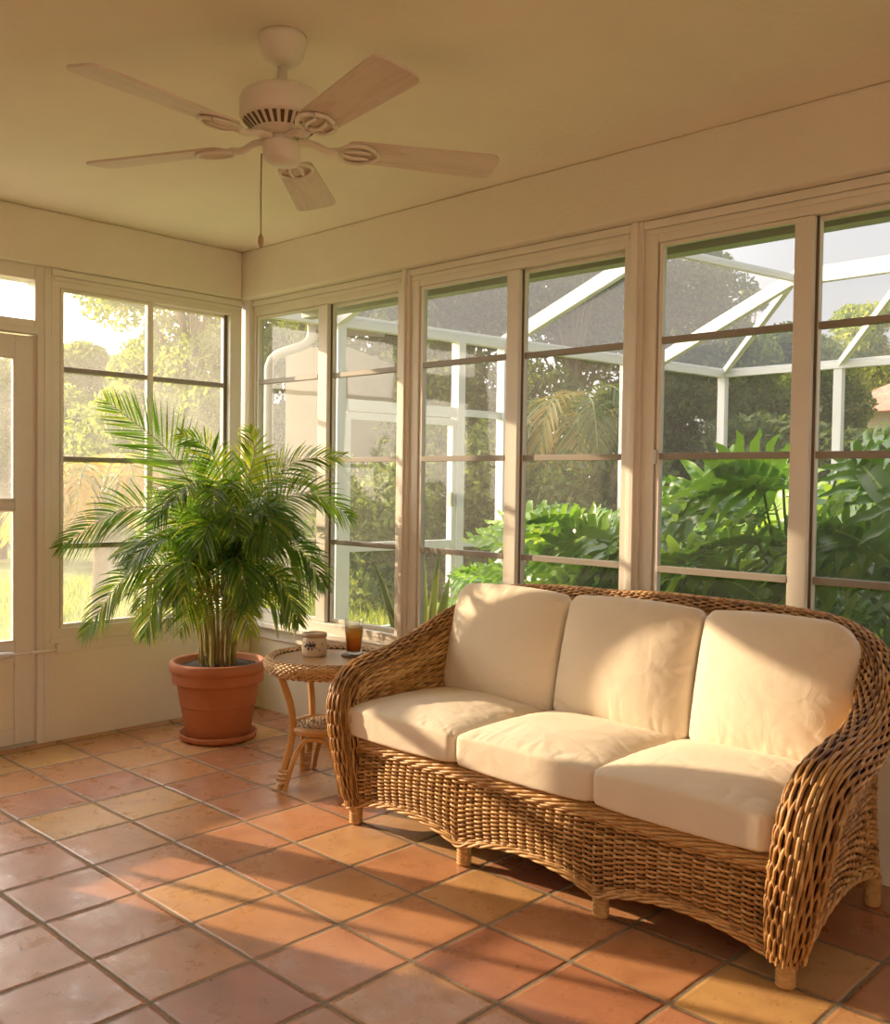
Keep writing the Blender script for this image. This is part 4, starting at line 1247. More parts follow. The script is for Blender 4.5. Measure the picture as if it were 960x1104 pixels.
# ------------------------------------------------------------------ ceiling fan
def make_fan():
    FX, FY = 1.03, 0.497
    f = thing('ceiling_fan', (FX, FY, H), 'five blade off white ceiling fan hanging from the plaster ceiling', 'ceiling fan')
    c = (FX, FY, 0)
    MB().lathe([(0, H - 0.001), (0.068, H - 0.001), (0.070, H - 0.012), (0.066, H - 0.020), (0.060, H - 0.055), (0.044, H - 0.078), (0.022, H - 0.086), (0.0, H - 0.086)], c, 40).build('canopy', M['fan_white'], f, smooth=True)
    MB().lathe([(0, H - 0.08), (0.0135, H - 0.08), (0.0135, 2.405), (0.024, 2.403), (0.026, 2.392), (0.0, 2.390)], c, 24).build('downrod', M['fan_white'], f, smooth=True)
    mt = MB().lathe([(0, 2.398), (0.055, 2.396), (0.098, 2.385), (0.116, 2.370), (0.120, 2.355), (0.120, 2.312), (0.116, 2.306), (0.110, 2.302), (0.085, 2.278), (0.062, 2.262), (0.05, 2.258), (0.0, 2.258)], c, 56).build('motor_housing', M['fan_white'], f, smooth=True)
    # slotted vent ring under the motor
    vent = MB()
    for k in range(30):
        a = 2 * PI * k / 30
        d = np.array([math.cos(a), math.sin(a), 0]); s = np.array([-d[1], d[0], 0])
        p0 = np.array([FX, FY, 2.3005]) + d * 0.1095; p1 = np.array([FX, FY, 2.2755]) + d * 0.0815
        nn = np.array([d[0] * 0.66, d[1] * 0.66, -0.75]) * 0.0015
        vent.add([p0 - s * 0.0062 + nn, p0 + s * 0.0062 + nn, p1 + s * 0.0045 + nn, p1 - s * 0.0045 + nn], [(0, 1, 2, 3)])
    vent.build('vent_slots', M['fan_dark'], mt)
    MB().lathe([(0, 2.262), (0.040, 2.262), (0.040, 2.246), (0.052, 2.243), (0.0545, 2.238), (0.0545, 2.195), (0.050, 2.186), (0.030, 2.180), (0.0, 2.179)], c, 40).build('switch_housing', M['fan_white'], f, smooth=True)
    ZB = 2.238
    for k in range(5):
        a = math.radians(-12 + 72 * k)
        d = np.array([math.cos(a), math.sin(a), 0]); s = np.array([-d[1], d[0], 0])
        pitch = math.radians(-11)
        su = s * math.cos(pitch) + UP * math.sin(pitch)
        nz = np.cross(d, su)
        O = np.array([FX, FY, ZB])
        # blade iron: arm with a pierced fan shaped plate
        ir = MB()
        ir.tube(catmull([O + d * 0.045 + UP * 0.014, O + d * 0.09 + UP * 0.012, O + d * 0.13 - UP * 0.004, O + d * 0.165 + UP * 0.0]
                        , 12), [0.011] * 12, 8)
        for w in (-1, 1):
            ir.tube(catmull([O + d * 0.155, O + d * 0.185 + su * w * 0.042 - nz * 0.006, O + d * 0.232 + su * w * 0.050 - nz * 0.006, O + d * 0.268 + su * w * 0.028 - nz * 0.006], 14), 0.0062, 6)
            ir.tube(catmull([O + d * 0.16, O + d * 0.20 + su * w * 0.018 - nz * 0.006, O + d * 0.255 + su * w * 0.016 - nz * 0.006], 10), 0.0055, 6)
        ir.tube(catmull([O + d * 0.268 + su * 0.028 - nz * 0.006, O + d * 0.282 - nz * 0.006, O + d * 0.268 - su * 0.028 - nz * 0.006], 10), 0.006, 6)
        iron = ir.build('blade_iron', M['fan_white'], f, smooth=True)
        # blade outline with rounded tip
        n = 26
        ds = np.concatenate([[0.185, 0.19, 0.20], np.linspace(0.22, 0.600, 15), 0.645 - 0.032 * (1 - np.sin(np.linspace(0.0, 1, 8) * PI / 2))])
        wv = np.concatenate([[0.030, 0.044, 0.051], np.linspace(0.055, 0.068, 15), 0.068 - 0.032 * (1 - np.cos(np.linspace(0.0, 1, 8) * PI / 2))])
        top = []
        for h in (0.0, 0.007):
            L_ = [O + d * r + su * w + nz * h for r, w in zip(ds, wv)]
            R_ = [O + d * r - su * w + nz * h for r, w in zip(ds, wv)]
            top.append((L_, R_))
        m = MB(); nn = len(ds)
        Vv = np.array(top[0][0] + top[0][1] + top[1][0] + top[1][1])
        org = O
        # express in the blade's own frame so that the grain runs along it
        loc = np.stack([(Vv - org) @ d, (Vv - org) @ su, (Vv - org) @ nz], -1)
        qs = []
        for i in range(nn - 1):
            qs += [(i, nn + i, nn + i + 1, i + 1), (2 * nn + i, 2 * nn + i + 1, 3 * nn + i + 1, 3 * nn + i), (i, i + 1, 2 * nn + i + 1, 2 * nn + i), (nn + i, 3 * nn + i, 3 * nn + i + 1, nn + i + 1)]
        qs += [(0, 2 * nn, 3 * nn, nn), (nn - 1, 2 * nn - 1, 4 * nn - 1, 3 * nn - 1)]
        m.add(loc, qs)
        bl = m.build('blade', M['blade'], None)
        bl.parent = f
        mat4 = Matrix(((d[0], su[0], nz[0], 0), (d[1], su[1], nz[1], 0), (d[2], su[2], nz[2], ZB - H), (0, 0, 0, 1)))
        bl.matrix_local = mat4
    # pull chain
    cx, cy = FX - VR[0] * 0.052 - 0.01, FY - VR[1] * 0.052
    ch = MB().tube([(cx, cy, 2.215), (cx - 0.002, cy, 2.10), (cx, cy, 1.985)], 0.0022, 6).build('pull_chain', M['chain'], f)
    MB().lathe([(0, 0.0), (0.005, 0.003), (0.0085, 0.016), (0.0075, 0.030), (0.003, 0.040), (0, 0.041)], (cx, cy, 1.946), 16).build('chain_fob', M['ceramic_rim'], ch, smooth=True)
make_fan()

# ------------------------------------------------------------------ garden
GZ = -0.06
struct(MB().add([(-60, -60, GZ - 0.02), (60, -60, GZ - 0.02), (60, 70, GZ - 0.02), (-60, 70, GZ - 0.02)], [(0, 1, 2, 3)]).build('lawn_ground', M['lawn']))
struct(MB().box(LX - 0.9, X1, RY + 0.17, RY + 0.75, GZ - 0.1, GZ + 0.01).build('garden_bed', M['soil']))

def leaf_cloud(mb, pts, size, tone_fn, jitter=1.0):
    n = len(pts)
    nr = rng.normal(size=(n, 3)); nr /= np.linalg.norm(nr, axis=1)[:, None]
    t = rng.normal(size=(n, 3)); t -= nr * np.sum(t * nr, 1)[:, None]; t /= np.linalg.norm(t, axis=1)[:, None]
    b = np.cross(nr, t)
    sz = size * rng.uniform(0.6, 1.35, n)[:, None]
    V = np.stack([pts - t * sz, pts + b * sz * 0.42, pts + t * sz, pts - b * sz * 0.42], 1)
    tn = np.repeat(np.clip(tone_fn, 0, 1), 4)
    mb.add(V.reshape(-1, 3), np.arange(n * 4).reshape(n, 4), tone=tn)

def tree(label, x, y, h, r, crown_z, nblob, nleaf, size, mat, group=None, name='tree', trunk_r=0.09, squash=0.8, seed=0):
    t = thing(name, (x, y, GZ), label, 'tree', group)
    top = np.array([x, y, h])
    mb = MB()
    mb.tube(catmull([(x, y, GZ), (x + 0.05, y, h * 0.3), (x - 0.05, y + 0.05, h * 0.6), (x, y, h * 0.9)], 14), np.linspace(trunk_r, trunk_r * 0.25, 14), 8)
    cents = []
    for k in range(nblob):
        a = rng.uniform(0, 2 * PI); rr = r * math.sqrt(rng.uniform(0, 1)) * 0.75; z = crown_z + (h - crown_z) * rng.uniform(0.05, 0.95)
        sh = 1 - 0.55 * abs((z - crown_z) / (h - crown_z) - 0.45)
        c = np.array([x + rr * math.cos(a) * sh, y + rr * math.sin(a) * sh, z])
        cents.append((c, r * rng.uniform(0.25, 0.45)))
        mb.tube(catmull([(x, y, max(0.4, z * 0.55)), ((x + c[0]) / 2, (y + c[1]) / 2, z * 0.85), tuple(c)], 6), np.linspace(trunk_r * 0.35, 0.012, 6), 5)
    mb.build('trunk', M['bark'], t, smooth=True)
    lf = MB()
    per = int(nleaf * 1.6) // nblob
    for c, rb in cents:
        v = rng.normal(size=(per, 3)); v /= np.linalg.norm(v, axis=1)[:, None]
        rad = rb * rng.uniform(0.35, 1.0, per)[:, None] ** 0.5
        p = c + v * rad * np.array([1, 1, squash])
        p = p[p[:, 2] > 0.05]
        leaf_cloud(lf, p, size, rng.normal(0.45, 0.2, len(p)) + rng.normal(0, 0.12))
    lf.build('crown', M[mat], t)
    return t

def hedge(label, p, q, h, th, n, size, mat):
    p, q = np.array(p, float), np.array(q, float)
    t = thing('hedge', ((p[0] + q[0]) / 2, (p[1] + q[1]) / 2, GZ), label, 'hedge')
    d = (q - p); ln = np.linalg.norm(d); d /= ln; s = np.array([-d[1], d[0]])
    mb = MB()
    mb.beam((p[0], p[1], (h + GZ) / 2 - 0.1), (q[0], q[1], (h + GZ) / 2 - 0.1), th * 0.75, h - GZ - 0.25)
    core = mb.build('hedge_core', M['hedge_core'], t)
    u = rng.uniform(0, ln, n); a = rng.uniform(0, 1, n); sgn = rng.choice([-1, 1], n)
    off = np.where(a < 0.75, sgn * th / 2 * rng.uniform(0.7, 1.1, n), rng.uniform(-th / 2, th / 2, n))
    z = np.where(a < 0.75, rng.uniform(GZ, h, n), h + rng.uniform(-0.15, 0.12, n))
    z = z + 0.12 * np.sin(u * 2.1) * (z / h)
    P = np.stack([p[0] + d[0] * u + s[0] * off, p[1] + d[1] * u + s[1] * off, z], -1)
    lf = MB(); leaf_cloud(lf, P, size, rng.normal(0.45, 0.22, n))
    lf.build('foliage', M[mat], t)
    return t

FWD = np.array([-0.6907, 0.7232]); RGT = np.array([0.7232, 0.6907])
def spot(pxx, depth):
    """ground position of something that stands `depth` metres away in the direction of image column pxx"""
    return CAMP[:2] + depth * (FWD + RGT * (pxx - 480) / 1048.5)
def ptree(label, pxx, depth, h, r, crown_z, nblob, nleaf, size, mat, **k):
    p = spot(pxx, depth)
    return tree(label, p[0], p[1], h, r, crown_z, nblob, nleaf, size, mat, **k)
# trees seen through the left windows
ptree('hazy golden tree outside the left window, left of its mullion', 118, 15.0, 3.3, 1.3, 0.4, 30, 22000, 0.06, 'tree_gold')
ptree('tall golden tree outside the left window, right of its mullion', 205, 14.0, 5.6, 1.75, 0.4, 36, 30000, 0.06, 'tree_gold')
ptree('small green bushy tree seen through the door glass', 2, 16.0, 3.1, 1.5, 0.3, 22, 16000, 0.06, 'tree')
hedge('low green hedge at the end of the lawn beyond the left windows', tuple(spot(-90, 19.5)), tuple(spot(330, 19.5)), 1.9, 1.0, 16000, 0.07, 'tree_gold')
# trees behind the pool cage
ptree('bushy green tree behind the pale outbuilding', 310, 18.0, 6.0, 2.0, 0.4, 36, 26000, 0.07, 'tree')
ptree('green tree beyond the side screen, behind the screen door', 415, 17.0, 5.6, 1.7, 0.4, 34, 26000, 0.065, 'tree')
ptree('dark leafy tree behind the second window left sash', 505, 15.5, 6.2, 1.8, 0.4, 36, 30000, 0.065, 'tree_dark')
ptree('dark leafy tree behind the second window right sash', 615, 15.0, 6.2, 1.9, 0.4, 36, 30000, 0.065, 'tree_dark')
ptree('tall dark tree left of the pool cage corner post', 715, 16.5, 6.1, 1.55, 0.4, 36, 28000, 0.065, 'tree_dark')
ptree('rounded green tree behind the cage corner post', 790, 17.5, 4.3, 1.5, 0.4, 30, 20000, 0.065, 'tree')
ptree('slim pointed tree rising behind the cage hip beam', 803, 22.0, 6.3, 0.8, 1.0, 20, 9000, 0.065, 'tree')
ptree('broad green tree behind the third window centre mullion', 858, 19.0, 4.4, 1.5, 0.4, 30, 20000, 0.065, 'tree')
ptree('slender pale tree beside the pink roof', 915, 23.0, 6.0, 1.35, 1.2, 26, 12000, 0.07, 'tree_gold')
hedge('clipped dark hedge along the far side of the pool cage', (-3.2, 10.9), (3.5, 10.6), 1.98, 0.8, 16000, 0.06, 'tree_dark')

# neighbour's house with a pink tile roof
nb = thing('neighbour_house', (-1.5, 21.0, GZ), 'distant house with a pinkish tile hip roof beyond the hedge', 'house')
MB().box(-4.6, 4.5, 19.5, 26.0, GZ, 2.9).build('wall', M['stucco_white'], nb)
rf = MB().add([(-5.2, 18.9, 2.85), (5.1, 18.9, 2.85), (5.1, 26.6, 2.85), (-5.2, 26.6, 2.85), (-1.6, 22.7, 5.0), (1.6, 22.7, 5.0)], None, [(0, 1, 5, 4), (1, 2, 5), (2, 3, 4, 5), (3, 0, 4), (3, 2, 1, 0)])
rf.build('roof', M['roof'], nb)

# pale outbuilding with gutter and downpipe, seen through the first bay
oa, o2 = spot(307, 11.6), spot(372, 11.4)
oc = (oa + o2) / 2
od = (o2 - oa) / np.linalg.norm(o2 - oa); on = np.array([-od[1], od[0]])
ob = thing('outbuilding', (oc[0], oc[1], GZ), 'pale stucco outbuilding with grey gutter and bent downpipe beyond the first window', 'building')
wa, wb_ = oa + on * 0.9, o2 + on * 0.9
MB().beam((wa[0], wa[1], 1.40), (wb_[0], wb_[1], 1.40), 1.8, 2.92).build('wall', M['stucco'], ob)
ga, gb_ = spot(283, 11.2), spot(352, 11.0)
MB().beam((ga[0], ga[1], 3.20), (gb_[0], gb_[1], 3.16), 0.14, 0.13).build('gutter', M['gutter'], ob, bevel=0.02)
ra, rb_ = (ga + on * 1.0), (gb_ + on * 1.0)
MB().beam((ra[0], ra[1], 3.28), (rb_[0], rb_[1], 3.24), 2.0, 0.07).build('roof', M['gutter'], ob)
dpx = ((334, 3.12), (334, 2.95), (326, 2.85), (298, 2.74), (290, 2.62), (289, 2.40), (289, 1.2), (289, GZ))
dpts = [tuple(spot(a_, 11.3)) + (z_,) for a_, z_ in dpx]
MB().tube(catmull(dpts, 50), 0.055, 10).build('downpipe', M['gutter'], ob, smooth=True)

def shrub(label, pxx, depth, h, r, n, mat):
    p = spot(pxx, depth)
    t = thing('garden_shrub', (p[0], p[1], GZ), label, 'shrub')
    lf = MB()
    k = int(n)
    v = rng.normal(size=(k, 3)); v /= np.linalg.norm(v, axis=1)[:, None]
    rad = rng.uniform(0.25, 1.0, k)[:, None] ** 0.5
    P = np.array([p[0], p[1], h * 0.45]) + v * rad * np.array([r, r, h * 0.55]) * (1 + 0.25 * np.sin(v[:, :1] * 7 + v[:, 2:] * 5))
    P[:, 2] = np.maximum(P[:, 2], GZ + 0.01)
    leaf_cloud(lf, P, 0.055, rng.normal(0.45, 0.2, k))
    lf.build('foliage', M[mat], t)
    st = MB()
    for q in range(5):
        a = q * 1.3
        st.tube(catmull([(p[0], p[1], GZ), (p[0] + 0.1 * math.cos(a), p[1] + 0.1 * math.sin(a), h * 0.3), (p[0] + r * 0.5 * math.cos(a), p[1] + r * 0.5 * math.sin(a), h * 0.7)], 8), np.linspace(0.018, 0.006, 8), 5)
    st.build('stems', M['bark'], t)
shrub('loose green shrub on the lawn seen through the first window right sash', 402, 10.3, 1.45, 0.62, 5200, 'tree')
shrub('taller olive shrub behind the screen door of the cage', 455, 11.2, 2.1, 0.66, 7000, 'tree_dark')
shrub('rounded green shrub beyond the cage, between its white posts', 505, 10.9, 1.9, 0.62, 6500, 'tree')
shrub('dense olive shrub beneath the shaggy palm', 585, 10.4, 1.55, 0.6, 6000, 'tree_dark')
shrub('dense green shrub right of the shaggy palm', 668, 11.5, 1.8, 0.62, 6000, 'tree')

# ---- pool cage (screen enclosure)
cg = thing('pool_cage', (-2.2, 5.5, GZ), 'white aluminium screened pool cage outside the right windows', 'enclosure')
EH = 2.53
def cw(v):      # side wall line, v = 0 near the house, 1 at the far corner
    return np.array([-2.60 + 0.68 * v, 3.3 + 5.41 * v])
FYW = 8.71
def bar(mb, p, q, w=0.075, h=0.10): mb.beam(p, q, w, h)
c0, c1 = cw(-0.15), cw(1)
MB().beam((c0[0], c0[1], EH), (c1[0], c1[1], EH), 0.08, 0.095).build('eave_beam', M['alu'], cg)
MB().beam((c1[0], c1[1], EH), (4.6, 8.40, EH), 0.08, 0.085).build('eave_beam', M['alu'], cg)
MB().beam((c0[0], c0[1], GZ + 0.06), (c1[0], c1[1], GZ + 0.06), 0.07, 0.1).build('base_rail', M['alu'], cg)
MB().beam((c1[0], c1[1], GZ + 0.06), (4.6, 8.40, GZ + 0.06), 0.07, 0.1).build('base_rail', M['alu'], cg)
for v in (0.077, 0.301, 0.397, 0.70, 1.0):
    p = cw(v)
    MB().beam((p[0], p[1], GZ), (p[0], p[1], EH), 0.085, 0.085, up=(0, 1, 0)).build('post', M['alu'], cg)
for x in (-0.62, 1.0, 2.6):
    MB().beam((x, 8.66, GZ), (x, 8.66, EH), 0.085, 0.085, up=(0, 1, 0)).build('post', M['alu'], cg)
# rails and the framed screen door in the side wall
for v0, v1, z_, h_ in ((0.077, 0.301, 1.885, 0.085), (0.301, 0.397, 1.885, 0.06), (0.301, 0.397, 0.76, 0.06), (0.397, 0.70, 0.76, 0.06), (0.70, 1.0, 0.76, 0.06)):
    a, b = cw(v0), cw(v1)
    MB().beam((a[0], a[1], z_), (b[0], b[1], z_), 0.05, h_).build('cross_rail', M['alu'], cg)
sd = MB()
a, b = cw(0.090), cw(0.290)
sd.beam((b[0], b[1], GZ + 0.05), (b[0], b[1], 1.82), 0.06, 0.06, up=(0, 1, 0)).beam((a[0], a[1], 1.80), (b[0], b[1], 1.80), 0.05, 0.06)
sd.beam((a[0], a[1], GZ + 0.12), (b[0], b[1], GZ + 0.12), 0.05, 0.1).beam((a[0], a[1], 0.76), (b[0], b[1], 0.76), 0.05, 0.07)
sd.beam((a[0], a[1], GZ + 0.05), (a[0], a[1], 1.82), 0.06, 0.06, up=(0, 1, 0))
sdo = sd.build('screen_door', M['alu'], cg)
bb = cw(0.288)
MB().box(bb[0] + 0.03, bb[0] + 0.06, bb[1] - 0.06, bb[1] - 0.02, 1.08, 1.20).build('door_handle', M['gutter'], sdo)
# mansard roof: hips, rafters, ring beam
NODE = np.array([-0.50, 7.30, 3.16])
R1 = cw(0.397); R2 = cw(0.78)
def rb(p, q, w=0.06, h=0.12): MB().beam(p, q, w, h).build('rafter', M['alu'], cg)
rb((R1[0], R1[1], EH), (-0.98, 5.62, 3.16), 0.07, 0.115)
rb((R2[0], R2[1], EH), NODE, 0.07, 0.115)
rb((c1[0], c1[1], EH), NODE, 0.05, 0.07)
rb((-0.62, 8.66, EH), (0.55, 7.28, 3.16), 0.05, 0.07)
rb((1.0, 8.66, EH), (1.6, 7.24, 3.16), 0.05, 0.07)
rb(cw(0.07).tolist() + [EH], (-1.22, 3.9, 3.16), 0.07, 0.115)
MB().beam(NODE, (4.4, 7.12, 3.16), 0.07, 0.14).build('ring_beam', M['alu'], cg)
MB().beam(NODE, (-1.3, 3.2, 3.16), 0.05, 0.06).build('ring_beam', M['alu'], cg)
# screens
def scr(pts, m='screen'):
    MB().add(pts, [(0, 1, 2, 3)]).build('screen', M[m], cg)
scr([(c0[0], c0[1], GZ), (c1[0], c1[1], GZ), (c1[0], c1[1], EH), (c0[0], c0[1], EH)])
scr([(c1[0], c1[1], GZ), (4.6, 8.40, GZ), (4.6, 8.40, EH), (c1[0], c1[1], EH)])
scr([(c0[0], c0[1], EH), (c1[0], c1[1], EH), tuple(NODE), (-1.3, 3.2, 3.16)], 'screen_roof')
scr([(c1[0], c1[1], EH), (4.6, 8.40, EH), (4.4, 7.12, 3.16), tuple(NODE)], 'screen_roof')
scr([(-1.3, 3.2, 3.16), tuple(NODE), (4.4, 7.12, 3.16), (4.4, 3.2, 3.16)], 'screen_roof')
# eave of this house above the windows
struct(MB().box(LX - 0.2, X1, RY + 0.17, RY + 0.58, 2.31, 2.36).box(LX - 0.2, X1, RY + 0.52, RY + 0.60, 2.28, 2.42).build('trim_9', M['gutter']))

# ---- philodendrons outside the windows
def lobed_leaf(mb, base, d, nrm, ln, tone, nl=7):
    """deeply cut leaf: finger lobes off a curved midrib"""
    d = d / np.linalg.norm(d)
    s = np.cross(d, nrm); s /= np.linalg.norm(s); nrm = np.cross(s, d)
    u = np.linspace(0, 1, 12)
    bend = rng.uniform(0.12, 0.34)
    mid = base + d * (ln * u)[:, None] - nrm * 0 - UP * (bend * ln * u ** 2)[:, None]
    T = np.gradient(mid, axis=0); T /= np.linalg.norm(T, axis=1)[:, None]
    cup = rng.uniform(0.10, 0.35)
    for i in range(nl):
        f = (i + 0.35) / nl
        x = f * 11; i0 = min(10, int(x)); c = mid[i0] + (mid[i0 + 1] - mid[i0]) * (x - i0); t = T[i0]
        a = math.radians(112 - 92 * f ** 0.85)
        L_ = ln * 0.52 * (math.sin(PI * (0.22 + 0.66 * f)) ** 0.8) * rng.uniform(0.9, 1.1)
        for sd_ in (-1, 1):
            dd = t * math.cos(a) + sd_ * s * math.sin(a) + nrm * cup
            dd /= np.linalg.norm(dd)
            k = 6; v = np.linspace(0, 1, k)
            wd = ln / nl * np.array([0.56, 0.50, 0.46, 0.42, 0.29, 0.04]) * 0.82
            cen = c + dd * (L_ * v)[:, None] - UP * (0.24 * L_ * v ** 2)[:, None] + nrm * (0.012 * np.sin(v * 9 + i))[:, None]
            wdir = np.cross(dd, nrm); wdir /= np.linalg.norm(wdir)
            P = np.stack([cen - wdir * wd[:, None], cen - nrm * (wd * 0.25)[:, None], cen + wdir * wd[:, None]], 1)
            tn = np.clip(tone + rng.normal(0, 0.05) + np.array([0.10, 0.0, 0.10])[None, :] * 0.6 + 0 * P[:, :, 0], 0, 1)
            mb.grid(P, tone=tn)
    web = ln * 0.13 * np.sin(PI * np.clip(0.12 + 0.86 * u, 0, 1)) ** 0.6
    P = np.stack([mid - s * web[:, None] + nrm * (web * cup)[:, None], mid, mid + s * web[:, None] + nrm * (web * cup)[:, None]], 1)
    mb.grid(P, tone=np.clip(tone + np.array([0.0, 0.06, 0.0])[None, :] + 0 * P[:, :, 0], 0, 1))
    P = np.stack([mid - s * 0.005, mid + s * 0.005], 1)
    mb.grid(P + nrm * 0.003, tone=0.95)

def philodendron(label, x, y, h, spread, nleaf, ln, group):
    t = thing('philodendron', (x, y, GZ), label, 'plant', group)
    lf, st = MB(), MB()
    for k in range(nleaf):
        a = k * 2.39996 + rng.uniform(-0.3, 0.3)
        f = (k + 0.5) / nleaf
        hh = h * (0.30 + 0.70 * (1 - f) ** 0.7) * rng.uniform(0.88, 1.05)
        rr = spread * (0.25 + 0.75 * f ** 0.6) * rng.uniform(0.8, 1.1)
        if math.sin(a) < 0: rr *= 0.62           # keep clear of the house
        tip = np.array([x + rr * math.cos(a), max(2.33, y + rr * math.sin(a)), hh * 0.86])
        b = np.array([x + rng.normal(0, 0.05), y + rng.normal(0, 0.04), GZ + 0.05])
        mid = (b + tip) / 2 + np.array([0, 0, hh * 0.16]) - 0.15 * np.array([tip[0] - x, tip[1] - y, 0])
        C = catmull([b, mid, tip], 14)
        st.tube(C, np.linspace(0.013, 0.006, 14), 6, tone=rng.uniform(0.3, 0.8))
        o = np.array([math.cos(a), math.sin(a), 0])
        d = o * 0.85 - np.array([0.15, 0, 0]) + UP * rng.uniform(-0.1, 0.5) - np.array([0, 0.35, 0])
        n = UP * 0.75 - np.array([0, 0.65, 0]) + rng.normal(0, 0.28, 3) + np.array([-0.45, -0.1, 0])
        L_ = ln * rng.uniform(0.75, 1.15)
        if tip[1] + d[1] / np.linalg.norm(d) * L_ < 2.38:
            d[1] = abs(d[1]) * 0.2
        lobed_leaf(lf, tip, d, n, L_, np.clip(rng.normal(0.48, 0.2), 0.05, 0.95))
    # clamp anything that would poke the glass
    for arr in lf.v: arr[:, 1] = np.maximum(arr[:, 1], 2.22 + 0.02 * np.sin(arr[:, 0] * 40))
    lf.build('foliage', M['philo'], t, smooth=True)
    st.build('stalks', M['petiole'], t, smooth=True)
    return t
gp = 'lobed leaf plants under the windows'
philodendron('big glossy lobed leaf plant outside the rightmost panes', 2.05, 2.85, 1.42, 0.62, 34, 0.46, gp)
philodendron('tall lobed leaf plant outside the third window, at its centre mullion', 1.45, 3.05, 1.58, 0.66, 38, 0.46, gp)
philodendron('lobed leaf plant outside the third window, by its left post', 0.92, 2.85, 1.30, 0.60, 34, 0.44, gp)
philodendron('sunlit lobed leaf plant behind the second window right sash', 0.35, 3.0, 1.36, 0.56, 32, 0.40, gp)
philodendron('low sunlit lobed leaf plant behind the second window left sash', -0.25, 3.25, 0.98, 0.48, 26, 0.36, gp)
philodendron('lobed leaf plant farther back behind the third window', 1.0, 4.2, 1.62, 0.7, 30, 0.46, gp)
philodendron('lobed leaf plant farther back at the right edge', 1.75, 4.0, 1.55, 0.7, 30, 0.46, gp)

def snake_plant(label, x, y, h, n):
    t = thing('snake_plant', (x, y, GZ), label, 'plant', 'snake plants by the second window')
    lf = MB()
    for k in range(n):
        a = k * 2.4; r = 0.03 + 0.05 * k / n
        hh = h * rng.uniform(0.7, 1.05)
        u = np.linspace(0, 1, 10)
        ln = np.array([math.cos(a), math.sin(a), 0]) * (0.16 + 0.12 * rng.uniform())
        cen = np.array([x, y, GZ + 0.02]) + np.array([math.cos(a) * r, math.sin(a) * r, 0]) + UP * (hh * u)[:, None] + ln * (u ** 1.6)[:, None]
        s = np.array([-math.sin(a + 0.6), math.cos(a + 0.6), 0])
        nn = np.cross(s, UP)
        wd = 0.036 * np.array([0.7, 0.85, 0.95, 1, 1, 1, 0.92, 0.78, 0.5, 0.04])
        P = np.stack([cen - s * wd[:, None], cen - s * wd[:, None] * 0.75, cen - nn * (wd * 0.4)[:, None], cen + s * wd[:, None] * 0.75, cen + s * wd[:, None]], 1)
        band_ = 0.35 + 0.18 * np.sin(u * 26 + k)
        tn = np.stack([0.95 + 0 * u, band_, band_ * 0.8, band_, 0.95 + 0 * u], 1)
        lf.grid(P, tone=np.clip(tn, 0, 1))
    lf.build('leaves', M['snake'], t, smooth=True)
snake_plant('taller snake plant outside the post between the first and second windows', -0.46, 2.60, 0.90, 9)
snake_plant('shorter snake plant outside the second window, beside the sofa arm', -0.30, 2.48, 0.68, 7)

# garden palms with arching fronds, yellowing
def garden_palm(label, x, y, h, rad, n, ll, dead, tone):
    t = thing('garden_palm', (x, y, GZ), label, 'palm tree', 'palms in the garden')
    MB().tube(catmull([(x, y, GZ), (x + 0.03, y, h * 0.4), (x, y, h * 0.82)], 12), np.linspace(0.09, 0.06, 12), 8).build('trunk', M['bark'], t, smooth=True)
    mr, ml = MB(), MB()
    for k in range(n):
        a = k * 2.4 + rng.uniform(-0.2, 0.2); d = np.array([math.cos(a), math.sin(a), 0])
        f = (k + 0.5) / n
        up = 0.75 * (1 - f) + 0.1
        b = np.array([x, y, h * 0.8])
        r = rad * rng.uniform(0.85, 1.1)
        pts = [b, b + d * r * 0.35 + UP * (r * up * 0.7), b + d * r * 0.75 + UP * (r * up * 0.6), b + d * r * 1.05 + UP * (r * (up * 0.2 - 0.45))]
        frond_mesh(mr, ml, pts, UP + d * 0.2 + rng.normal(0, 0.1, 3), ll, npairs=22, lw=0.035, start=0.2, droop=0.55, rr=0.014, tone=tone + (0.4 if rng.uniform() < dead else 0), tv=0.1)
    ml.build('foliage', M['outpalm'], t, smooth=True)
    mr.build('stalks', M['petiole'], t, smooth=True)
def gp_at(label, pxx, depth, *a):
    p = spot(pxx, depth); return garden_palm(label, p[0], p[1], *a)
gp_at('shaggy garden palm with orange dead fronds beyond the side screen', 622, 11.6, 2.3, 0.95, 16, 0.40, 0.35, 0.25)
gp_at('yellow fronded palm outside the left window behind the potted palm', 108, 9.0, 1.35, 0.75, 13, 0.34, 0.85, 0.45)
gp_at('small arching garden palm beyond the cage, behind the third window', 742, 11.8, 1.25, 0.6, 10, 0.28, 0.4, 0.3)

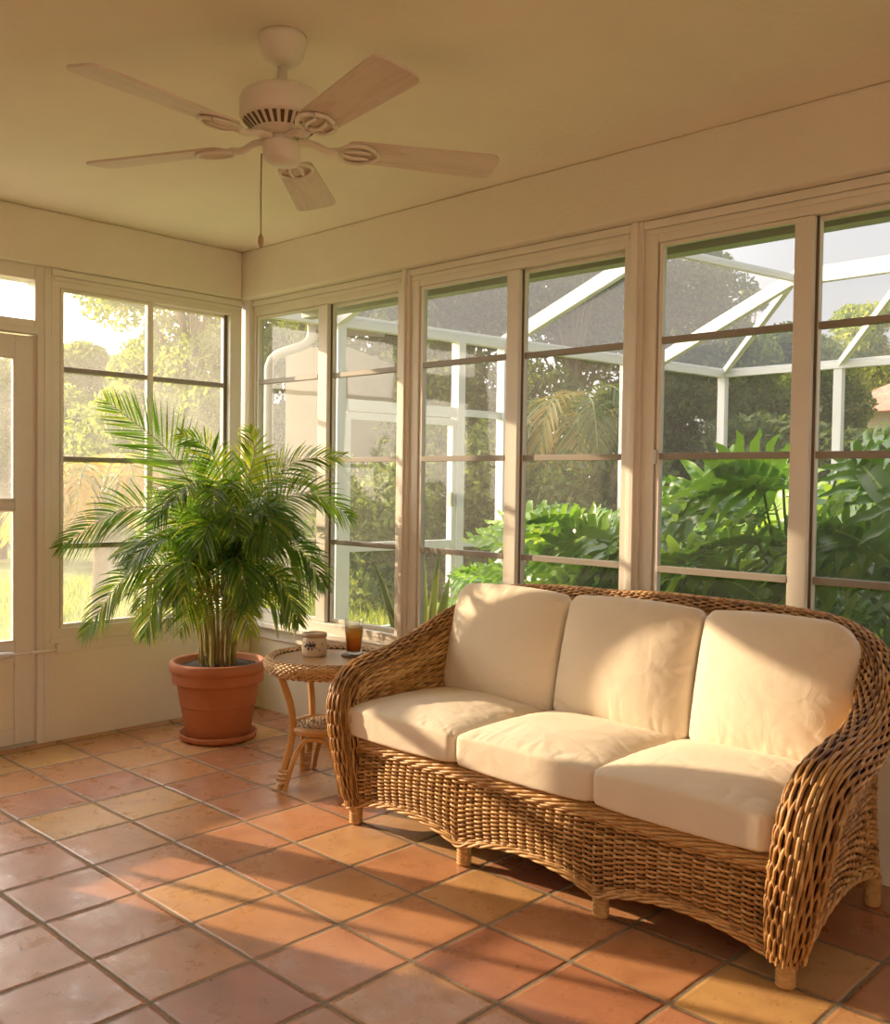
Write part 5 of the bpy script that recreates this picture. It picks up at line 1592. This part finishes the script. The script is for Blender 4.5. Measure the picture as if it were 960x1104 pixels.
# flowering shrub at the right edge
fs = thing('flowering_shrub', (1.72, 2.55, GZ), 'low shrub dotted with small white blossoms outside the rightmost pane', 'shrub')
lf = MB()
P = np.array([1.86, 2.62, 0.42]) + rng.normal(size=(900, 3)) * np.array([0.20, 0.09, 0.20])
P[:, 1] = np.maximum(P[:, 1], 2.3); P[:, 2] = np.maximum(P[:, 2], GZ + 0.02)
leaf_cloud(lf, P, 0.035, rng.normal(0.4, 0.2, 900))
lf.build('foliage', M['philo'], fs)
for k in range(16):
    c = np.array([1.80 + rng.uniform(-0.22, 0.22), 2.42 + rng.uniform(-0.08, 0.1), 0.52 + rng.uniform(-0.14, 0.16)])
    mb = MB()
    for q in range(5):
        a = q * 2 * PI / 5 + k
        d_ = np.array([math.cos(a), 0.35, math.sin(a)]); e = np.array([-math.sin(a), 0, math.cos(a)])
        mb.add([c, c + d_ * 0.008 + e * 0.006, c + d_ * 0.017, c + d_ * 0.008 - e * 0.006], [(0, 1, 2, 3)])
    mb.build('blossom', M['petal'], fs)

# grass on the lawn near the windows (nobody could count it)
gr = MB()
ng = 26000
gx = rng.uniform(-9.0, -1.6, ng); gy = rng.uniform(0.2, 9.5, ng)
cwx = np.interp(gy, [3.3, 8.71], [-2.7, -2.0])
keep = (gx < np.minimum(cwx, -1.7)) & ~((gx > -6.4) & (gx < -4.5) & (gy > 5.9) & (gy < 7.7))
gx, gy = gx[keep], gy[keep]; ng = len(gx)
hg = rng.uniform(0.05, 0.14, ng); aa = rng.uniform(0, 2 * PI, ng)
b = np.stack([gx, gy, np.full(ng, GZ - 0.02)], -1)
s = np.stack([np.cos(aa), np.sin(aa), 0 * aa], -1) * 0.008
tp = b + np.stack([rng.normal(0, 0.03, ng), rng.normal(0, 0.03, ng), hg], -1)
V = np.stack([b - s, b + s, tp + s * 0.2, tp - s * 0.2], 1).reshape(-1, 3)
gr.add(V, np.arange(ng * 4).reshape(ng, 4), tone=np.repeat(np.clip(rng.normal(0.55, 0.2, ng), 0, 1), 4))
go = gr.build('grass', M['grass'])
go['kind'] = 'stuff'; go['label'] = 'short sunlit grass of the lawn outside the left windows'; go['category'] = 'grass'

# ------------------------------------------------------------------ light
def sun(az_deg, el_deg, energy, col, ang):
    l = bpy.data.lights.new('sun', 'SUN'); l.energy = energy; l.color = col; l.angle = math.radians(ang)
    o = bpy.data.objects.new('sun', l); COL.objects.link(o)
    a, e = math.radians(az_deg), math.radians(el_deg)
    d = Vector((math.cos(a) * math.cos(e), math.sin(a) * math.cos(e), -math.sin(e)))
    o.rotation_euler = d.to_track_quat('-Z', 'Y').to_euler()
    o.location = (-6, -2, 5)
    return o
sun(18.5, 17.3, 7.5, (1.0, 0.74, 0.44), 0.7)

w = bpy.data.worlds.new('world'); SC.world = w; w.use_nodes = True
nt = w.node_tree; nt.nodes.clear()
out = nt.nodes.new('ShaderNodeOutputWorld'); bg = nt.nodes.new('ShaderNodeBackground')
tc = nt.nodes.new('ShaderNodeTexCoord'); sp = nt.nodes.new('ShaderNodeSeparateXYZ')
L(nt, tc.outputs['Generated'], sp.inputs[0])
grd = ramp(nt, sp.outputs[2], [(0.0, (1.0, 0.90, 0.74)), (0.10, (0.95, 0.94, 0.90)), (0.28, (0.84, 0.90, 0.96)), (0.6, (0.75, 0.84, 0.95)), (1.0, (1.3, 1.25, 1.2))])
# brighter, warmer towards the sun
dt = nt.nodes.new('ShaderNodeVectorMath'); dt.operation = 'DOT_PRODUCT'
L(nt, tc.outputs['Generated'], dt.inputs[0]); dt.inputs[1].default_value = (-0.907, -0.303, 0.292)
gl = math_node(nt, 'POWER', math_node(nt, 'MAXIMUM', dt.outputs['Value'], 0.0), 3.0)
mx = nt.nodes.new('ShaderNodeMix'); mx.data_type = 'RGBA'; mx.blend_type = 'ADD'
L(nt, gl, mx.inputs[0]); L(nt, grd.outputs['Color'], mx.inputs[6]); mx.inputs[7].default_value = (1.6, 1.25, 0.75, 1)
# the side of the sky away from the sun is dimmer
side = nt.nodes.new('ShaderNodeMapRange'); side.interpolation_type = 'SMOOTHSTEP'
side.inputs[1].default_value = 0.10; side.inputs[2].default_value = 0.72; side.inputs[3].default_value = 0.24; side.inputs[4].default_value = 1.0
L(nt, dt.outputs['Value'], side.inputs[0])
dim = nt.nodes.new('ShaderNodeMix'); dim.data_type = 'RGBA'; dim.blend_type = 'MULTIPLY'; dim.inputs[0].default_value = 1.0
L(nt, mx.outputs[2], dim.inputs[6]); L(nt, side.outputs[0], dim.inputs[7])
L(nt, dim.outputs[2], bg.inputs['Color']); bg.inputs['Strength'].default_value = 2.7
L(nt, bg.outputs[0], out.inputs[0])

SC.view_settings.view_transform = 'Standard'
SC.view_settings.look = 'Medium Contrast'
SC.view_settings.exposure = 0.53
SC.view_settings.gamma = 1.17
SC.view_settings.use_curve_mapping = True
SC.view_settings.curve_mapping.white_level = (0.95, 1.0, 0.98)
cy = SC.cycles
cy.max_bounces = 10; cy.diffuse_bounces = 5; cy.glossy_bounces = 4; cy.transmission_bounces = 8; cy.transparent_max_bounces = 24
cy.caustics_reflective = False; cy.caustics_refractive = False
cy.sample_clamp_indirect = 6.0
